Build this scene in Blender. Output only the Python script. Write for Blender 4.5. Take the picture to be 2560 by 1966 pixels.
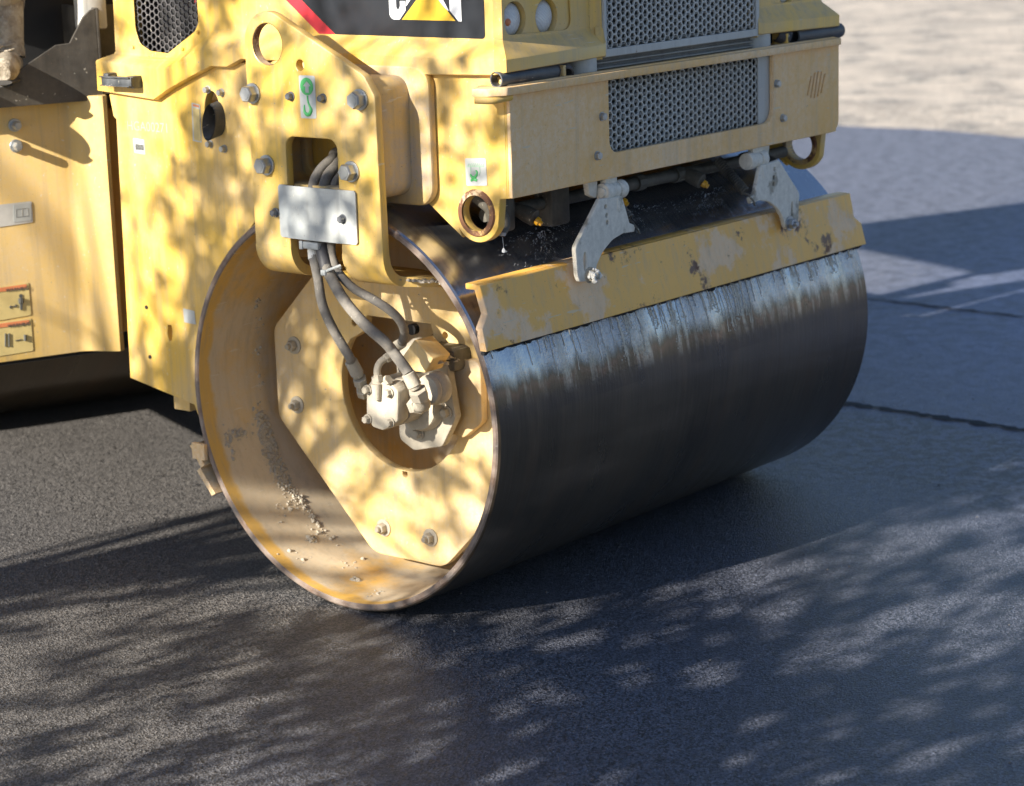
import bpy, bmesh, math, random
from mathutils import Vector, Matrix
R_=math.radians
random.seed(7)
sc=bpy.context.scene
for o in list(bpy.data.objects): bpy.data.objects.remove(o)
# ------------------------------------------------------------ camera
CAM=Vector((-4.9806,-4.8020,2.2942)); YAW,PIT,ROL=.68818,.22873,-.031325; FPX=5692.05; W=2.13
fw=Vector((math.cos(PIT)*math.cos(YAW),math.cos(PIT)*math.sin(YAW),-math.sin(PIT)))
r0=fw.cross(Vector((0,0,1))).normalized(); u0=r0.cross(fw)
rt=(r0*math.cos(ROL)+u0*math.sin(ROL)); up=(-r0*math.sin(ROL)+u0*math.cos(ROL))
cd=bpy.data.cameras.new('camera'); cam=bpy.data.objects.new('camera',cd); sc.collection.objects.link(cam)
cam.matrix_world=Matrix(((rt.x,up.x,-fw.x,CAM.x),(rt.y,up.y,-fw.y,CAM.y),(rt.z,up.z,-fw.z,CAM.z),(0,0,0,1)))
cd.sensor_width=36; cd.lens=FPX/2560*36; cd.clip_end=600; cd.clip_start=.1
cd.dof.use_dof=True; cd.dof.focus_distance=6.75; cd.dof.aperture_fstop=3.0
sc.camera=cam
sc.render.resolution_x=1024; sc.render.resolution_y=786
# ------------------------------------------------------------ light
TOSUN=Vector((-1,.134,.458)).normalized()
EL=math.asin(TOSUN.z); ROT=math.atan2(TOSUN.x,TOSUN.y)
w=bpy.data.worlds.new('World'); sc.world=w; w.use_nodes=True
nt=w.node_tree; sky=nt.nodes.new('ShaderNodeTexSky'); sky.sky_type='NISHITA'; sky.sun_disc=False
sky.sun_elevation=EL; sky.sun_rotation=ROT; sky.ozone_density=3.0; sky.air_density=1.0; sky.dust_density=.6
tm=nt.nodes.new('ShaderNodeMix'); tm.data_type='RGBA'; tm.blend_type='MULTIPLY'; tm.inputs[0].default_value=1; tm.inputs[7].default_value=(1.0,.99,1.04,1)
nt.links.new(sky.outputs[0],tm.inputs[6]); nt.links.new(tm.outputs[2],nt.nodes['Background'].inputs[0]); nt.nodes['Background'].inputs[1].default_value=.058
sl=bpy.data.lights.new('sun','SUN'); sl.energy=5.0; sl.angle=R_(.47); sl.color=(1,.93,.82)
so=bpy.data.objects.new('sun',sl); sc.collection.objects.link(so); so.location=(-20,3,10)
so.rotation_euler=(-TOSUN).to_track_quat('-Z','Y').to_euler()
sc.view_settings.view_transform='Standard'; sc.view_settings.look='None'; sc.view_settings.exposure=1.3; sc.view_settings.gamma=1
try: sc.cycles.max_bounces=6
except Exception: pass

# ------------------------------------------------------------ materials
MATS={}
def N(t,k,**kw):
    n=t.nodes.new(k)
    for a,v in kw.items(): setattr(n,a,v)
    return n
def noise(t,scale,detail=4,rough=.55,vec=None,sc3=None):
    tc=N(t,'ShaderNodeTexCoord'); v=tc.outputs['Object']
    if sc3:
        mp=N(t,'ShaderNodeMapping'); mp.inputs['Scale'].default_value=sc3; t.links.new(v,mp.inputs[0]); v=mp.outputs[0]
    n=N(t,'ShaderNodeTexNoise'); n.inputs['Scale'].default_value=scale; n.inputs['Detail'].default_value=detail; n.inputs['Roughness'].default_value=rough
    t.links.new(v,n.inputs['Vector']); return n.outputs['Fac']
def ramp(t,fac,stops):
    r=N(t,'ShaderNodeValToRGB'); cr=r.color_ramp
    while len(cr.elements)<len(stops): cr.elements.new(.5)
    for e,(p,c) in zip(cr.elements,stops):
        e.position=p; e.color=(c,c,c,1) if not hasattr(c,'__len__') else (*c,1)
    t.links.new(fac,r.inputs[0]); return r.outputs[0]
def mix(t,fac,a,b,mode='MIX'):
    m=N(t,'ShaderNodeMix',data_type='RGBA',blend_type=mode)
    for s,v in ((m.inputs[0],fac),(m.inputs[6],a),(m.inputs[7],b)):
        if hasattr(v,'is_output'): t.links.new(v,s)
        elif hasattr(v,'__len__'): s.default_value=(*v,1)
        else: s.default_value=v
    return m.outputs[2]
def math_(t,op,a,b):
    m=N(t,'ShaderNodeMath',operation=op)
    for s,v in ((m.inputs[0],a),(m.inputs[1],b)):
        if hasattr(v,'is_output'): t.links.new(v,s)
        else: s.default_value=v
    return m.outputs[0]
def newmat(name):
    m=bpy.data.materials.new(name); m.use_nodes=True; MATS[name]=m
    t=m.node_tree; b=t.nodes['Principled BSDF']; return m,t,b
def setc(t,b,s,v):
    if hasattr(v,'is_output'): t.links.new(v,b.inputs[s])
    elif hasattr(v,'__len__'): b.inputs[s].default_value=(*v,1)
    else: b.inputs[s].default_value=v
def bump(t,b,h,dist,strength=1):
    n=N(t,'ShaderNodeBump'); n.inputs['Distance'].default_value=dist; n.inputs['Strength'].default_value=strength
    t.links.new(h,n.inputs['Height']); t.links.new(n.outputs[0],b.inputs['Normal'])
YEL=(.77,.49,.088); DUST=(.50,.42,.33)
XB={}
def paint(name,base=YEL,dust=.4,dcol=DUST,rough=.42,metal=0,grain=.35,scale=3.,streak=None,bmp=.0004,rust=0.0,edge=.22):
    m,t,b=newmat(name)
    n1=noise(t,scale,7,.62,sc3=streak)
    lo=1-dust
    msk=ramp(t,n1,[(max(0,.5+(.5-dust)*.5-edge),0),(min(1,.5+(.5-dust)*.5+edge),1)])
    n2=noise(t,60,4,.7); 
    fine=ramp(t,n2,[(.35,1-grain),(.7,1)])
    mk=math_(t,'MULTIPLY',msk,fine)
    var=noise(t,1.3,3); bs=mix(t,ramp(t,var,[(.35,0.),(.7,1.)]),base,tuple(c*.86 for c in base))
    if name=='yellow_drum_inside':
        tcx=N(t,'ShaderNodeTexCoord'); sx_=N(t,'ShaderNodeSeparateXYZ'); t.links.new(tcx.outputs['Object'],sx_.inputs[0])
        xx=math_(t,'ADD',sx_.outputs[0],math_(t,'MULTIPLY',math_(t,'SUBTRACT',noise(t,6,5,.6),.5),.10))
        mk=math_(t,'MULTIPLY',mk,ramp(t,xx,[(.045,.12),(.06,1)]))
    col=mix(t,mk,bs,dcol)
    # rain streaks, scratches, chips
    stk=noise(t,1,5,.65,sc3=(34,34,1.6)); col=mix(t,math_(t,'MULTIPLY',ramp(t,stk,[(.48,0),(.72,1)]),.42),col,tuple(c*.55+.02 for c in dcol))
    scr_=noise(t,1,3,.5,sc3=(9,160,60)); col=mix(t,math_(t,'MULTIPLY',ramp(t,scr_,[(.69,0),(.71,1)]),.5),col,(.62,.58,.48))
    ch=noise(t,48,3,.6); chm=ramp(t,ch,[(.735,0),(.745,1)]); col=mix(t,chm,col,(.30,.27,.23))
    sp=noise(t,190,2,.5); spm=ramp(t,sp,[(.70,0),(.76,1)])
    col=mix(t,math_(t,'MULTIPLY',spm,.55),col,(.13,.085,.05))
    if rust>0:
        rn=noise(t,7,8,.7); rm=ramp(t,rn,[(.62-rust*.3,0),(.67-rust*.3,1)])
        col=mix(t,rm,col,mix(t,noise(t,40,3),(.20,.08,.03),(.09,.05,.035)))
    setc(t,b,'Base Color',col)
    rr=ramp(t,mk,[(0,rough),(1,min(1,rough+.4))]); setc(t,b,'Roughness',rr)
    b.inputs['Metallic'].default_value=metal
    h=math_(t,'ADD',noise(t,90,3),math_(t,'MULTIPLY',mk,.6))
    bump(t,b,h,bmp)
    return m
paint('yellow',dust=.22,rough=.36)
paint('yellow_hood',dust=.22,rough=.30,grain=.2,bmp=.0002)
paint('yellow_front',base=(.84,.46,.09),dust=.60,rough=.5,scale=2.2,dcol=(.88,.68,.46),grain=.5)
paint('yellow_dusty',dust=.55,rough=.55,scale=2.0,dcol=(.62,.52,.39))
paint('yellow_drum_inside',base=(.68,.40,.075),dust=.64,rough=.6,scale=2.6,dcol=(.56,.47,.34),edge=.09,grain=.12)
paint('yellow_box',dust=.55,rough=.5,scale=3.5,dcol=(.44,.38,.31),edge=.12)
paint('yellow_blade',base=(.92,.50,.10),dust=.38,rough=.42,scale=4.2,dcol=(.88,.64,.42),edge=.025,grain=.3,rust=.12)
paint('yellow_rust',base=(.62,.38,.10),dust=.5,rough=.6,scale=9,dcol=(.50,.42,.33),rust=.55,edge=.1)
paint('yellow_rear',dust=.42,rough=.5,scale=1.6,dcol=(.60,.47,.30))
paint('mortar_grey',base=(.42,.37,.29),dust=.5,rough=.9,dcol=(.52,.46,.36),scale=14,bmp=.002)
paint('motor_grey',base=(.36,.32,.25),dust=.5,rough=.8,dcol=(.50,.45,.36),scale=12,bmp=.0012)
paint('arm_grey',base=(.36,.33,.26),dust=.70,rough=.6,dcol=(.80,.76,.66),scale=8,edge=.03,bmp=.0006)
paint('cover_grey',base=(.36,.39,.40),dust=.4,rough=.4,dcol=(.55,.55,.5),scale=4,grain=.3)
paint('mesh_grey',base=(.50,.52,.50),dust=.4,rough=.5,dcol=(.55,.52,.46),scale=5)
paint('bolt_zinc',base=(.42,.44,.45),dust=.3,rough=.35,metal=.75,dcol=(.5,.49,.45),scale=20)
paint('bolt_dark',base=(.10,.11,.13),dust=.3,rough=.35,metal=.5,dcol=(.3,.3,.3),scale=20)
paint('hose_dusty',base=(.07,.068,.07),dust=.55,rough=.7,dcol=(.30,.27,.225),scale=7,edge=.12,bmp=.0012)
paint('hose_black',base=(.03,.03,.034),dust=.35,rough=.5,dcol=(.16,.15,.15),scale=6)
paint('tube_black',base=(.035,.04,.045),dust=.30,rough=.42,dcol=(.15,.16,.17),scale=9)
paint('steel_black',base=(.028,.026,.024),dust=.36,rough=.45,dcol=(.16,.14,.11),scale=5)
paint('radiator',base=(.33,.34,.34),dust=.4,rough=.5,dcol=(.30,.28,.25),scale=5,metal=.3)
paint('radiator_dark',base=(.05,.05,.052),dust=.5,rough=.7,dcol=(.12,.115,.10),scale=3)
paint('sprayed_dark',base=(.035,.033,.028),dust=.38,rough=.5,dcol=(.22,.2,.16),scale=10)
paint('white_paint',base=(.72,.72,.68),dust=.4,rough=.5,dcol=(.5,.47,.42),scale=5)
paint('rust_edge',base=(.16,.09,.055),dust=.55,rough=.5,metal=.35,dcol=(.34,.29,.25),scale=17,edge=.2,bmp=.002,grain=.2)
paint('tan_cloth',base=(.40,.34,.25),dust=.5,rough=.9,dcol=(.55,.48,.37),scale=30,bmp=.004)
paint('leather',base=(.22,.17,.11),dust=.6,rough=.8,dcol=(.50,.44,.34),scale=22,edge=.1,bmp=.004)
def plain(name,col,rough=.5,metal=0,**kw):
    m,t,b=newmat(name); n=noise(t,25,5)
    setc(t,b,'Base Color',mix(t,ramp(t,n,[(.3,0),(.75,1)]),col,tuple(c*.82 for c in col)))
    b.inputs['Roughness'].default_value=rough; b.inputs['Metallic'].default_value=metal
    for k,v in kw.items(): b.inputs[k].default_value=v
    return m
plain('decal_black',(.018,.021,.027),.3); plain('decal_red',(.62,.035,.05),.35); plain('decal_white',(.78,.80,.82),.35)
plain('decal_yellow',(.80,.50,.04),.35); plain('label_white',(.52,.54,.52),.5); plain('label_green',(.10,.52,.16),.4)
plain('label_greengrey',(.42,.62,.46),.5); plain('label_ink',(.10,.10,.09),.5); plain('label_orange',(.70,.24,.10),.5)
plain('label_yellow',(.66,.52,.22),.5); plain('label_grey',(.60,.59,.55),.5); plain('label_line',(.34,.34,.31),.5)
plain('chalk',(.75,.60,.30),.8); plain('nozzle_yellow',(.75,.38,.02),.3); plain('shadow_black',(.012,.012,.013),.7); plain('navy_cloth',(.012,.014,.022),.8)
plain('skin',(.45,.26,.17),.5); plain('sponge_white',(.80,.77,.70),.9); plain('bark',(.12,.085,.06),.9); plain('wire_red',(.5,.05,.05),.4)
m,t,b=newmat('leaf'); setc(t,b,'Base Color',mix(t,noise(t,3,2),(.06,.11,.025),(.10,.14,.03))); b.inputs['Roughness'].default_value=.6
m,t,b=newmat('lamp_glass'); b.inputs['Base Color'].default_value=(.9,.9,.88,1); b.inputs['Roughness'].default_value=.12; b.inputs['Transmission Weight'].default_value=.35
wv=N(t,'ShaderNodeTexWave'); wv.inputs['Scale'].default_value=60; wv.inputs['Distortion'].default_value=0; wv.bands_direction='DIAGONAL'
tc=N(t,'ShaderNodeTexCoord'); t.links.new(tc.outputs['Object'],wv.inputs[0]); bump(t,b,wv.outputs['Fac'],.0008)
plain('reflector_cup',(.75,.75,.73),.25,.8)
m,t,b=newmat('water'); b.inputs['Base Color'].default_value=(.85,.9,.95,1); b.inputs['Roughness'].default_value=.15; b.inputs['Alpha'].default_value=.35
m,t,b=newmat('water_mist'); b.inputs['Base Color'].default_value=(.85,.9,1,1); b.inputs['Roughness'].default_value=.4; b.inputs['Alpha'].default_value=.16
# drum shell: wet worn steel
m,t,b=newmat('drum_steel')
tc=N(t,'ShaderNodeTexCoord'); sp=N(t,'ShaderNodeSeparateXYZ'); t.links.new(tc.outputs['Object'],sp.inputs[0])
ay=math_(t,'ARCTAN2',math_(t,'SUBTRACT',sp.outputs[2],.65),math_(t,'MULTIPLY',sp.outputs[1],-1.))  # angle, 0 = front
cb=N(t,'ShaderNodeCombineXYZ'); t.links.new(sp.outputs[0],cb.inputs[0]); t.links.new(math_(t,'MULTIPLY',ay,.65),cb.inputs[1])
def cnoise(scale,s3,detail=5,rough=.6):
    mp=N(t,'ShaderNodeMapping'); mp.inputs['Scale'].default_value=s3; t.links.new(cb.outputs[0],mp.inputs[0])
    n=N(t,'ShaderNodeTexNoise'); n.inputs['Scale'].default_value=scale; n.inputs['Detail'].default_value=detail; n.inputs['Roughness'].default_value=rough
    t.links.new(mp.outputs[0],n.inputs['Vector']); return n.outputs['Fac']
brush=cnoise(60,(1,.06,1),4,.7); broad=cnoise(2.2,(1,.35,1),5); bl2=cnoise(9,(1,.25,1),5)
col=mix(t,ramp(t,broad,[(.35,0),(.65,1)]),(.042,.030,.018),(.095,.072,.046))
col=mix(t,math_(t,'MULTIPLY',ramp(t,bl2,[(.5,0),(.72,1)]),.75),col,(.11,.070,.040))
col=mix(t,math_(t,'MULTIPLY',ramp(t,brush,[(.3,0),(.8,1)]),.6),col,(.13,.10,.065))
wa=math_(t,'ADD',ay,math_(t,'MULTIPLY',math_(t,'SUBTRACT',cnoise(16,(1,.12,1),5,.65),.5),.22))
wet=ramp(t,wa,[(.20,0),(.27,1)])
col=mix(t,wet,col,mix(t,brush,(.28,.28,.30),(.52,.53,.55)))
ln=ramp(t,wa,[(.15,0),(.185,.3),(.21,0)]); col=mix(t,ln,col,(.30,.15,.11))
gr_=math_(t,'MULTIPLY',ramp(t,cnoise(24,(1,.09,1),6,.62),[(.50,0),(.57,1)]),math_(t,'MULTIPLY',ramp(t,ay,[(.10,0),(.18,1),(.42,1),(.44,0)]),ramp(t,cnoise(2.1,(1,.03,1),2),[(.40,.1),(.55,1)])))
gr_=math_(t,'MULTIPLY',gr_,ramp(t,cnoise(80,(1,.7,1),4,.7),[(.3,.2),(.6,1)]))
col=mix(t,gr_,col,(.46,.43,.37))
setc(t,b,'Base Color',col); setc(t,b,'Metallic',mix(t,wet,(.55,.55,.55),ramp(t,gr_,[(0,.9),(1,.1)])))
setc(t,b,'Roughness',mix(t,wet,ramp(t,bl2,[(.3,.24),(.7,.42)]),ramp(t,brush,[(.3,.12),(.7,.26)])))
# water and slurry runs below the scraper (angle 0.05..0.42 rad)
run=cnoise(26,(1,.10,1),6,.62); lump=cnoise(75,(1,.8,1),4,.7)
band=ramp(t,ay,[(0.05,0),(.18,.5),(.41,1),(.43,0)])
mask=math_(t,'MULTIPLY',band,ramp(t,cnoise(2.7,(1,.04,1),2),[(.42,.15),(.56,1)]))
h=math_(t,'ADD',math_(t,'MULTIPLY',brush,.06),math_(t,'MULTIPLY',mask,math_(t,'ADD',math_(t,'MULTIPLY',run,1.0),math_(t,'MULTIPLY',lump,.45))))
bump(t,b,h,.016,1)
b.inputs['Coat Weight'].default_value=.35; b.inputs['Coat Roughness'].default_value=.12
# asphalt
m,t,b=newmat('asphalt')
tc=N(t,'ShaderNodeTexCoord')
def vor(scale,feat='F1'):
    v=N(t,'ShaderNodeTexVoronoi'); v.inputs['Scale'].default_value=scale; v.feature=feat; t.links.new(tc.outputs['Object'],v.inputs['Vector']); return v
v1=vor(170); v2=vor(75)
g=noise(t,300,3,.7)
cA=mix(t,ramp(t,v1.outputs['Color'],[(.25,0),(.75,1)]),(.014,.013,.013),(.19,.176,.163))
cA=mix(t,ramp(t,noise(t,1.1,6,.6),[(.35,0),(.7,.5)]),cA,mix(t,g,(.016,.015,.015),(.105,.097,.09)))
pit=ramp(t,noise(t,34,4,.6),[(.30,1),(.42,0)])
cA=mix(t,math_(t,'MULTIPLY',pit,.55),cA,(.018,.018,.02))
# pale rolled mat further off, blue sky reflection painted into its colour
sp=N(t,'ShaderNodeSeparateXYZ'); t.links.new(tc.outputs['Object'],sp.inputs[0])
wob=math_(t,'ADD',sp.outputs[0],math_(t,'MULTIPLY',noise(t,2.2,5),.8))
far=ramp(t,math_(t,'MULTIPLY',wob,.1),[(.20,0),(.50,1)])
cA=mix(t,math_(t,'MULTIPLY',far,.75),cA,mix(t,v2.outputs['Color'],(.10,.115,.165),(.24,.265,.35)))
vs=vor(85); sk=math_(t,'MULTIPLY',ramp(t,vs.outputs['Distance'],[(.10,1),(.16,0)]),ramp(t,vs.outputs['Color'],[(.60,0),(.64,1)]))
cA=mix(t,math_(t,'MULTIPLY',sk,.9),cA,(.50,.48,.45))
bx_=math_(t,'ADD',sp.outputs[0],math_(t,'MULTIPLY',math_(t,'SUBTRACT',noise(t,1.6,6,.7),.5),1.1))
bd=math_(t,'MULTIPLY',ramp(t,math_(t,'MULTIPLY',bx_,.1),[(.185,0),(.225,1),(.30,1),(.322,0)]),ramp(t,noise(t,17,6,.75),[(.455,0),(.53,1)]))
cA=mix(t,math_(t,'MULTIPLY',bd,.9),cA,(.018,.018,.022))
mot=ramp(t,noise(t,9,6,.72),[(.42,1),(.55,0)]); cA=mix(t,math_(t,'MULTIPLY',math_(t,'MULTIPLY',mot,far),.55),cA,(.04,.043,.055))

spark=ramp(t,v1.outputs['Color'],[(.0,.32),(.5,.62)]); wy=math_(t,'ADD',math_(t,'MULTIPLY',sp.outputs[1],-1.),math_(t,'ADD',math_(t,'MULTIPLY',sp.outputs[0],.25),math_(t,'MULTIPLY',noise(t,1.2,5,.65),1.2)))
damp_sky_tint=ramp(t,math_(t,'MULTIPLY',wy,.25),[(.12,0),(.42,1)])
cA=mix(t,damp_sky_tint,cA,mix(t,1.,cA,(.78,.92,1.28),'MULTIPLY')); setc(t,b,'Base Color',cA)  # damp asphalt, with the sky's blue reflection painted into its base colour
setc(t,b,'Roughness',mix(t,damp_sky_tint,spark,mix(t,.25,spark,(.2,.2,.2))))
b.inputs['Specular IOR Level'].default_value=.62
hh=math_(t,'ADD',math_(t,'MULTIPLY',v1.outputs['Distance'],1.),math_(t,'MULTIPLY',g,.6)); hh=math_(t,'ADD',hh,math_(t,'MULTIPLY',noise(t,40,3),1.2))
bump(t,b,hh,.005,.9)
# dirt
m,t,b=newmat('dirt')
c=mix(t,ramp(t,noise(t,1.3,8,.65,sc3=(1,.5,1)),[(.35,0),(.66,1)]),(.28,.25,.22),(.60,.52,.43))
c=mix(t,ramp(t,noise(t,1.7,6,.62),[(.50,0),(.62,.85)]),c,(.16,.155,.15))
c=mix(t,ramp(t,noise(t,22,4,.7),[(.45,0),(.75,.7)]),c,(.70,.64,.55))
setc(t,b,'Base Color',c); b.inputs['Roughness'].default_value=.95; bump(t,b,noise(t,5,8,.7),.08)
plain('slurry',(.60,.56,.47),.3)
plain('grit',(.16,.15,.14),.6)
plain('joint',(.012,.012,.014),.8)
M=MATS
# ------------------------------------------------------------ mesh helpers
dg=bpy.context.evaluated_depsgraph_get
AXM={'x':Matrix(((0,0,1,0),(1,0,0,0),(0,1,0,0),(0,0,0,1))),   # (a,b)->(y,z)
     'y':Matrix(((1,0,0,0),(0,0,-1,0),(0,1,0,0),(0,0,0,1))),  # (a,b)->(x,z), thickness toward -y
     'z':Matrix.Identity(4)}
def curve_mesh(cu):
    o=bpy.data.objects.new('tmp',cu); sc.collection.objects.link(o); bpy.context.view_layer.update()
    me=bpy.data.meshes.new_from_object(o.evaluated_get(dg())); bpy.data.objects.remove(o); bpy.data.curves.remove(cu); return me
def fillet(pts,r,n=6):
    out=[]; k=len(pts)
    for i,p in enumerate(pts):
        ri=r[i] if hasattr(r,'__len__') else r
        P=Vector(p[:2]); A=Vector(pts[i-1][:2]); B=Vector(pts[(i+1)%k][:2])
        if ri<=1e-5: out.append(tuple(P)); continue
        a=(A-P); b=(B-P); la,lb=a.length,b.length; a/=la; b/=lb
        c=max(-1,min(1,a.dot(b))); ang=math.acos(c)
        if ang>math.pi-.02: out.append(tuple(P)); continue
        d=min(ri/math.tan(ang/2),la*.49,lb*.49); rr=d*math.tan(ang/2)
        cen=P+(a+b).normalized()*(rr/math.sin(ang/2)); s=P+a*d; e=P+b*d
        a0=math.atan2(s.y-cen.y,s.x-cen.x); a1=math.atan2(e.y-cen.y,e.x-cen.x)
        da=(a1-a0+math.pi)%(2*math.pi)-math.pi
        for j in range(n+1): q=a0+da*j/n; out.append((cen.x+rr*math.cos(q),cen.y+rr*math.sin(q)))
    return out
def circ(c,r,n=40,a0=0,a1=2*math.pi,ry=None):
    full=abs(a1-a0-2*math.pi)<1e-6; k=n if full else n+1
    return [(c[0]+r*math.cos(a0+(a1-a0)*i/n),c[1]+(ry or r)*math.sin(a0+(a1-a0)*i/n)) for i in range(k)]
def rect(a0,b0,a1,b1,r=0,n=5):
    p=[(a0,b0),(a1,b0),(a1,b1),(a0,b1)]; return fillet(p,r,n) if r else p
class MB:
    def __init__(s): s.bm=bmesh.new(); s.mats=[]
    def mi(s,m):
        if m not in s.mats: s.mats.append(m)
        return s.mats.index(m)
    def add(s,me,mx,m=None):
        n0=len(s.bm.faces); me.transform(mx); s.bm.from_mesh(me); bpy.data.meshes.remove(me); s.bm.faces.ensure_lookup_table()
        i=s.mi(m)
        for f in s.bm.faces[n0:]: f.material_index=i
        return s
    def plate(s,out,holes,ax,lo,hi,bev=.002,m=None,mx=None):
        cu=bpy.data.curves.new('c','CURVE'); cu.dimensions='2D'; cu.fill_mode='BOTH'; t=abs(hi-lo)
        bev=min(bev,t*.45); cu.extrude=t/2-bev; cu.bevel_depth=bev; cu.bevel_resolution=1; cu.offset=-bev
        for loop in [out]+list(holes):
            sp=cu.splines.new('POLY'); sp.points.add(len(loop)-1)
            for q,p in zip(sp.points,loop): q.co=(p[0],p[1],0,1)
            sp.use_cyclic_u=True
        me=curve_mesh(cu); mid=(lo+hi)/2
        tr={'x':Vector((mid,0,0)),'y':Vector((0,mid,0)),'z':Vector((0,0,mid))}[ax]
        T=Matrix.Translation(tr)@AXM[ax]
        return s.add(me,(mx@T) if mx else T,m)
    def tube(s,pts,r,m=None,res=10,smooth=True,cap=True,mx=None):
        cu=bpy.data.curves.new('c','CURVE'); cu.dimensions='3D'; cu.bevel_depth=1; cu.bevel_resolution=res//2; cu.use_fill_caps=cap
        if smooth and len(pts)>2:
            P=[Vector(p) for p in pts]; q=[]; rs=[]
            rr=r if hasattr(r,'__len__') else [r]*len(P)
            for i in range(len(P)-1):
                a=P[max(i-1,0)];b=P[i];c=P[i+1];d=P[min(i+2,len(P)-1)]
                for k in range(8):
                    u=k/8; q.append(.5*((2*b)+(c-a)*u+(2*a-5*b+4*c-d)*u*u+(-a+3*b-3*c+d)*u**3)); rs.append(rr[i]*(1-u)+rr[i+1]*u)
            q.append(P[-1]); rs.append(rr[-1]); pts=q
        else: rs=r if hasattr(r,'__len__') else [r]*len(pts)
        sp=cu.splines.new('POLY'); sp.points.add(len(pts)-1)
        for k,(p,ra) in enumerate(zip(pts,rs)): sp.points[k].co=(*p,1); sp.points[k].radius=ra
        return s.add(curve_mesh(cu),mx or Matrix.Identity(4),m)
    def lathe(s,prof,org,ax,m=None,n=24,ang=0,closed=False):
        # prof: (distance along axis, radius)
        A=Vector(ax).normalized(); B=A.orthogonal().normalized(); C=A.cross(B); org=Vector(org); i=s.mi(m); rings=[]
        for d,r in prof:
            if r<1e-6: rings.append([s.bm.verts.new(org+A*d)])
            else: rings.append([s.bm.verts.new(org+A*d+(B*math.cos(ang+2*math.pi*k/n)+C*math.sin(ang+2*math.pi*k/n))*r) for k in range(n)])
        pr=list(zip(rings,rings[1:]))
        if closed: pr.append((rings[-1],rings[0]))
        for a,b in pr:
            for k in range(n):
                k2=(k+1)%n
                if len(a)==1 and len(b)==1: continue
                if len(a)==1: vs=(a[0],b[k],b[k2])
                elif len(b)==1: vs=(a[k],b[0],a[k2])
                else: vs=(a[k],b[k],b[k2],a[k2])
                f=s.bm.faces.new(vs); f.material_index=i
        return s
    def box(s,lo,hi,bev=.003,m=None,mx=None):
        b=bmesh.new(); bmesh.ops.create_cube(b,size=1)
        lo=Vector(lo);hi=Vector(hi)
        for v in b.verts: v.co=Vector([lo[i]+(v.co[i]+.5)*(hi[i]-lo[i]) for i in range(3)])
        if bev: bmesh.ops.bevel(b,geom=b.edges[:],offset=min(bev,min(hi-lo)*.45),segments=2,affect='EDGES',profile=.5)
        me=bpy.data.meshes.new('t'); b.to_mesh(me); b.free(); return s.add(me,mx or Matrix.Identity(4),m)
    def quad(s,vs,m=None):
        f=s.bm.faces.new([s.bm.verts.new(v) for v in vs]); f.material_index=s.mi(m); return f
    def build(s,name,mat,parent=None,smooth=True,ang=35,mx=None):
        if mx: bmesh.ops.transform(s.bm,matrix=mx,verts=s.bm.verts)
        bmesh.ops.recalc_face_normals(s.bm,faces=s.bm.faces)
        me=bpy.data.meshes.new(name); s.bm.to_mesh(me); s.bm.free()
        ms=[mat if x is None else x for x in (s.mats or [mat])]
        for x in ms: me.materials.append(M[x])
        if smooth:
            me.shade_smooth(); me.set_sharp_from_angle(angle=R_(ang))
        o=bpy.data.objects.new(name,me); sc.collection.objects.link(o)
        if parent: o.parent=parent
        return o
def tag(o,label=None,cat=None,group=None,kind=None):
    for k,v in (('label',label),('category',cat),('group',group),('kind',kind)):
        if v: o[k]=v
    return o
def hexbolt(name,pos,ax,r,h,mat,parent,washer=1.45,stud=0,rot=0.3,label=None):
    b=MB(); A=Vector(ax).normalized()
    if washer: b.lathe([(0,0),(0,r*washer),(h*.16,r*washer),(h*.18,r*washer*.97),(h*.18,0)],pos,A,n=24)
    o2=Vector(pos)+A*h*.18
    b.lathe([(0,r),(h*.66,r),(h*.82,r*.88),(h*.82,0)],o2,A,n=6,ang=rot)
    if stud: b.lathe([(h*.8,r*.5),(h*.8+stud*.8,r*.5),(h*.8+stud,r*.4),(h*.8+stud,0)],o2,A,n=14)
    else: b.lathe([(h*.82,r*.62),(h*.86,r*.6),(h*.86,0)],o2,A,n=16)
    o=b.build(name,mat,parent,ang=25)
    if label: o['label']=label
    return o
def honey(b,x0,x1,z0,z1,s,wall,front,thick,plane,clip=None):
    """flat-topped hexagon mesh between two faces; plane(a,b,depth)->point"""
    j=0; a=x0
    while a<=x1+1e-6:
        c=z0+(math.sqrt(3)*s/2 if j%2 else 0)
        while c<=z1+1e-6:
            if clip is None or clip(a,c):
                O=[(a+s*math.cos(k*math.pi/3),c+s*math.sin(k*math.pi/3)) for k in range(6)]
                ri=s-wall/math.sqrt(3)
                I=[(a+ri*math.cos(k*math.pi/3),c+ri*math.sin(k*math.pi/3)) for k in range(6)]
                vo=[b.bm.verts.new(plane(p[0],p[1],0)) for p in O]; vi=[b.bm.verts.new(plane(p[0],p[1],0)) for p in I]
                vb=[b.bm.verts.new(plane(p[0],p[1],thick)) for p in I]
                vc=[b.bm.verts.new(plane(p[0],p[1],thick)) for p in O]
                for k in range(6):
                    k2=(k+1)%6
                    b.bm.faces.new((vo[k],vo[k2],vi[k2],vi[k])); b.bm.faces.new((vi[k],vi[k2],vb[k2],vb[k])); b.bm.faces.new((vb[k],vb[k2],vc[k2],vc[k]))
            c+=math.sqrt(3)*s
        a+=1.5*s; j+=1
def px(x,y): # direction of the photo's pixel ray, used only to read sizes off the photograph
    return fw+rt*((x-1280)/FPX)-up*((y-983)/FPX)
def onx(x,y,v):
    d=px(x,y); p=CAM+d*((v-CAM.x)/d.x); return (p.y,p.z)
def ony(x,y,v):
    d=px(x,y); p=CAM+d*((v-CAM.y)/d.y); return (p.x,p.z)
Z6=lambda x,y:(560+x*.29767,400+y*.29767)
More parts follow.
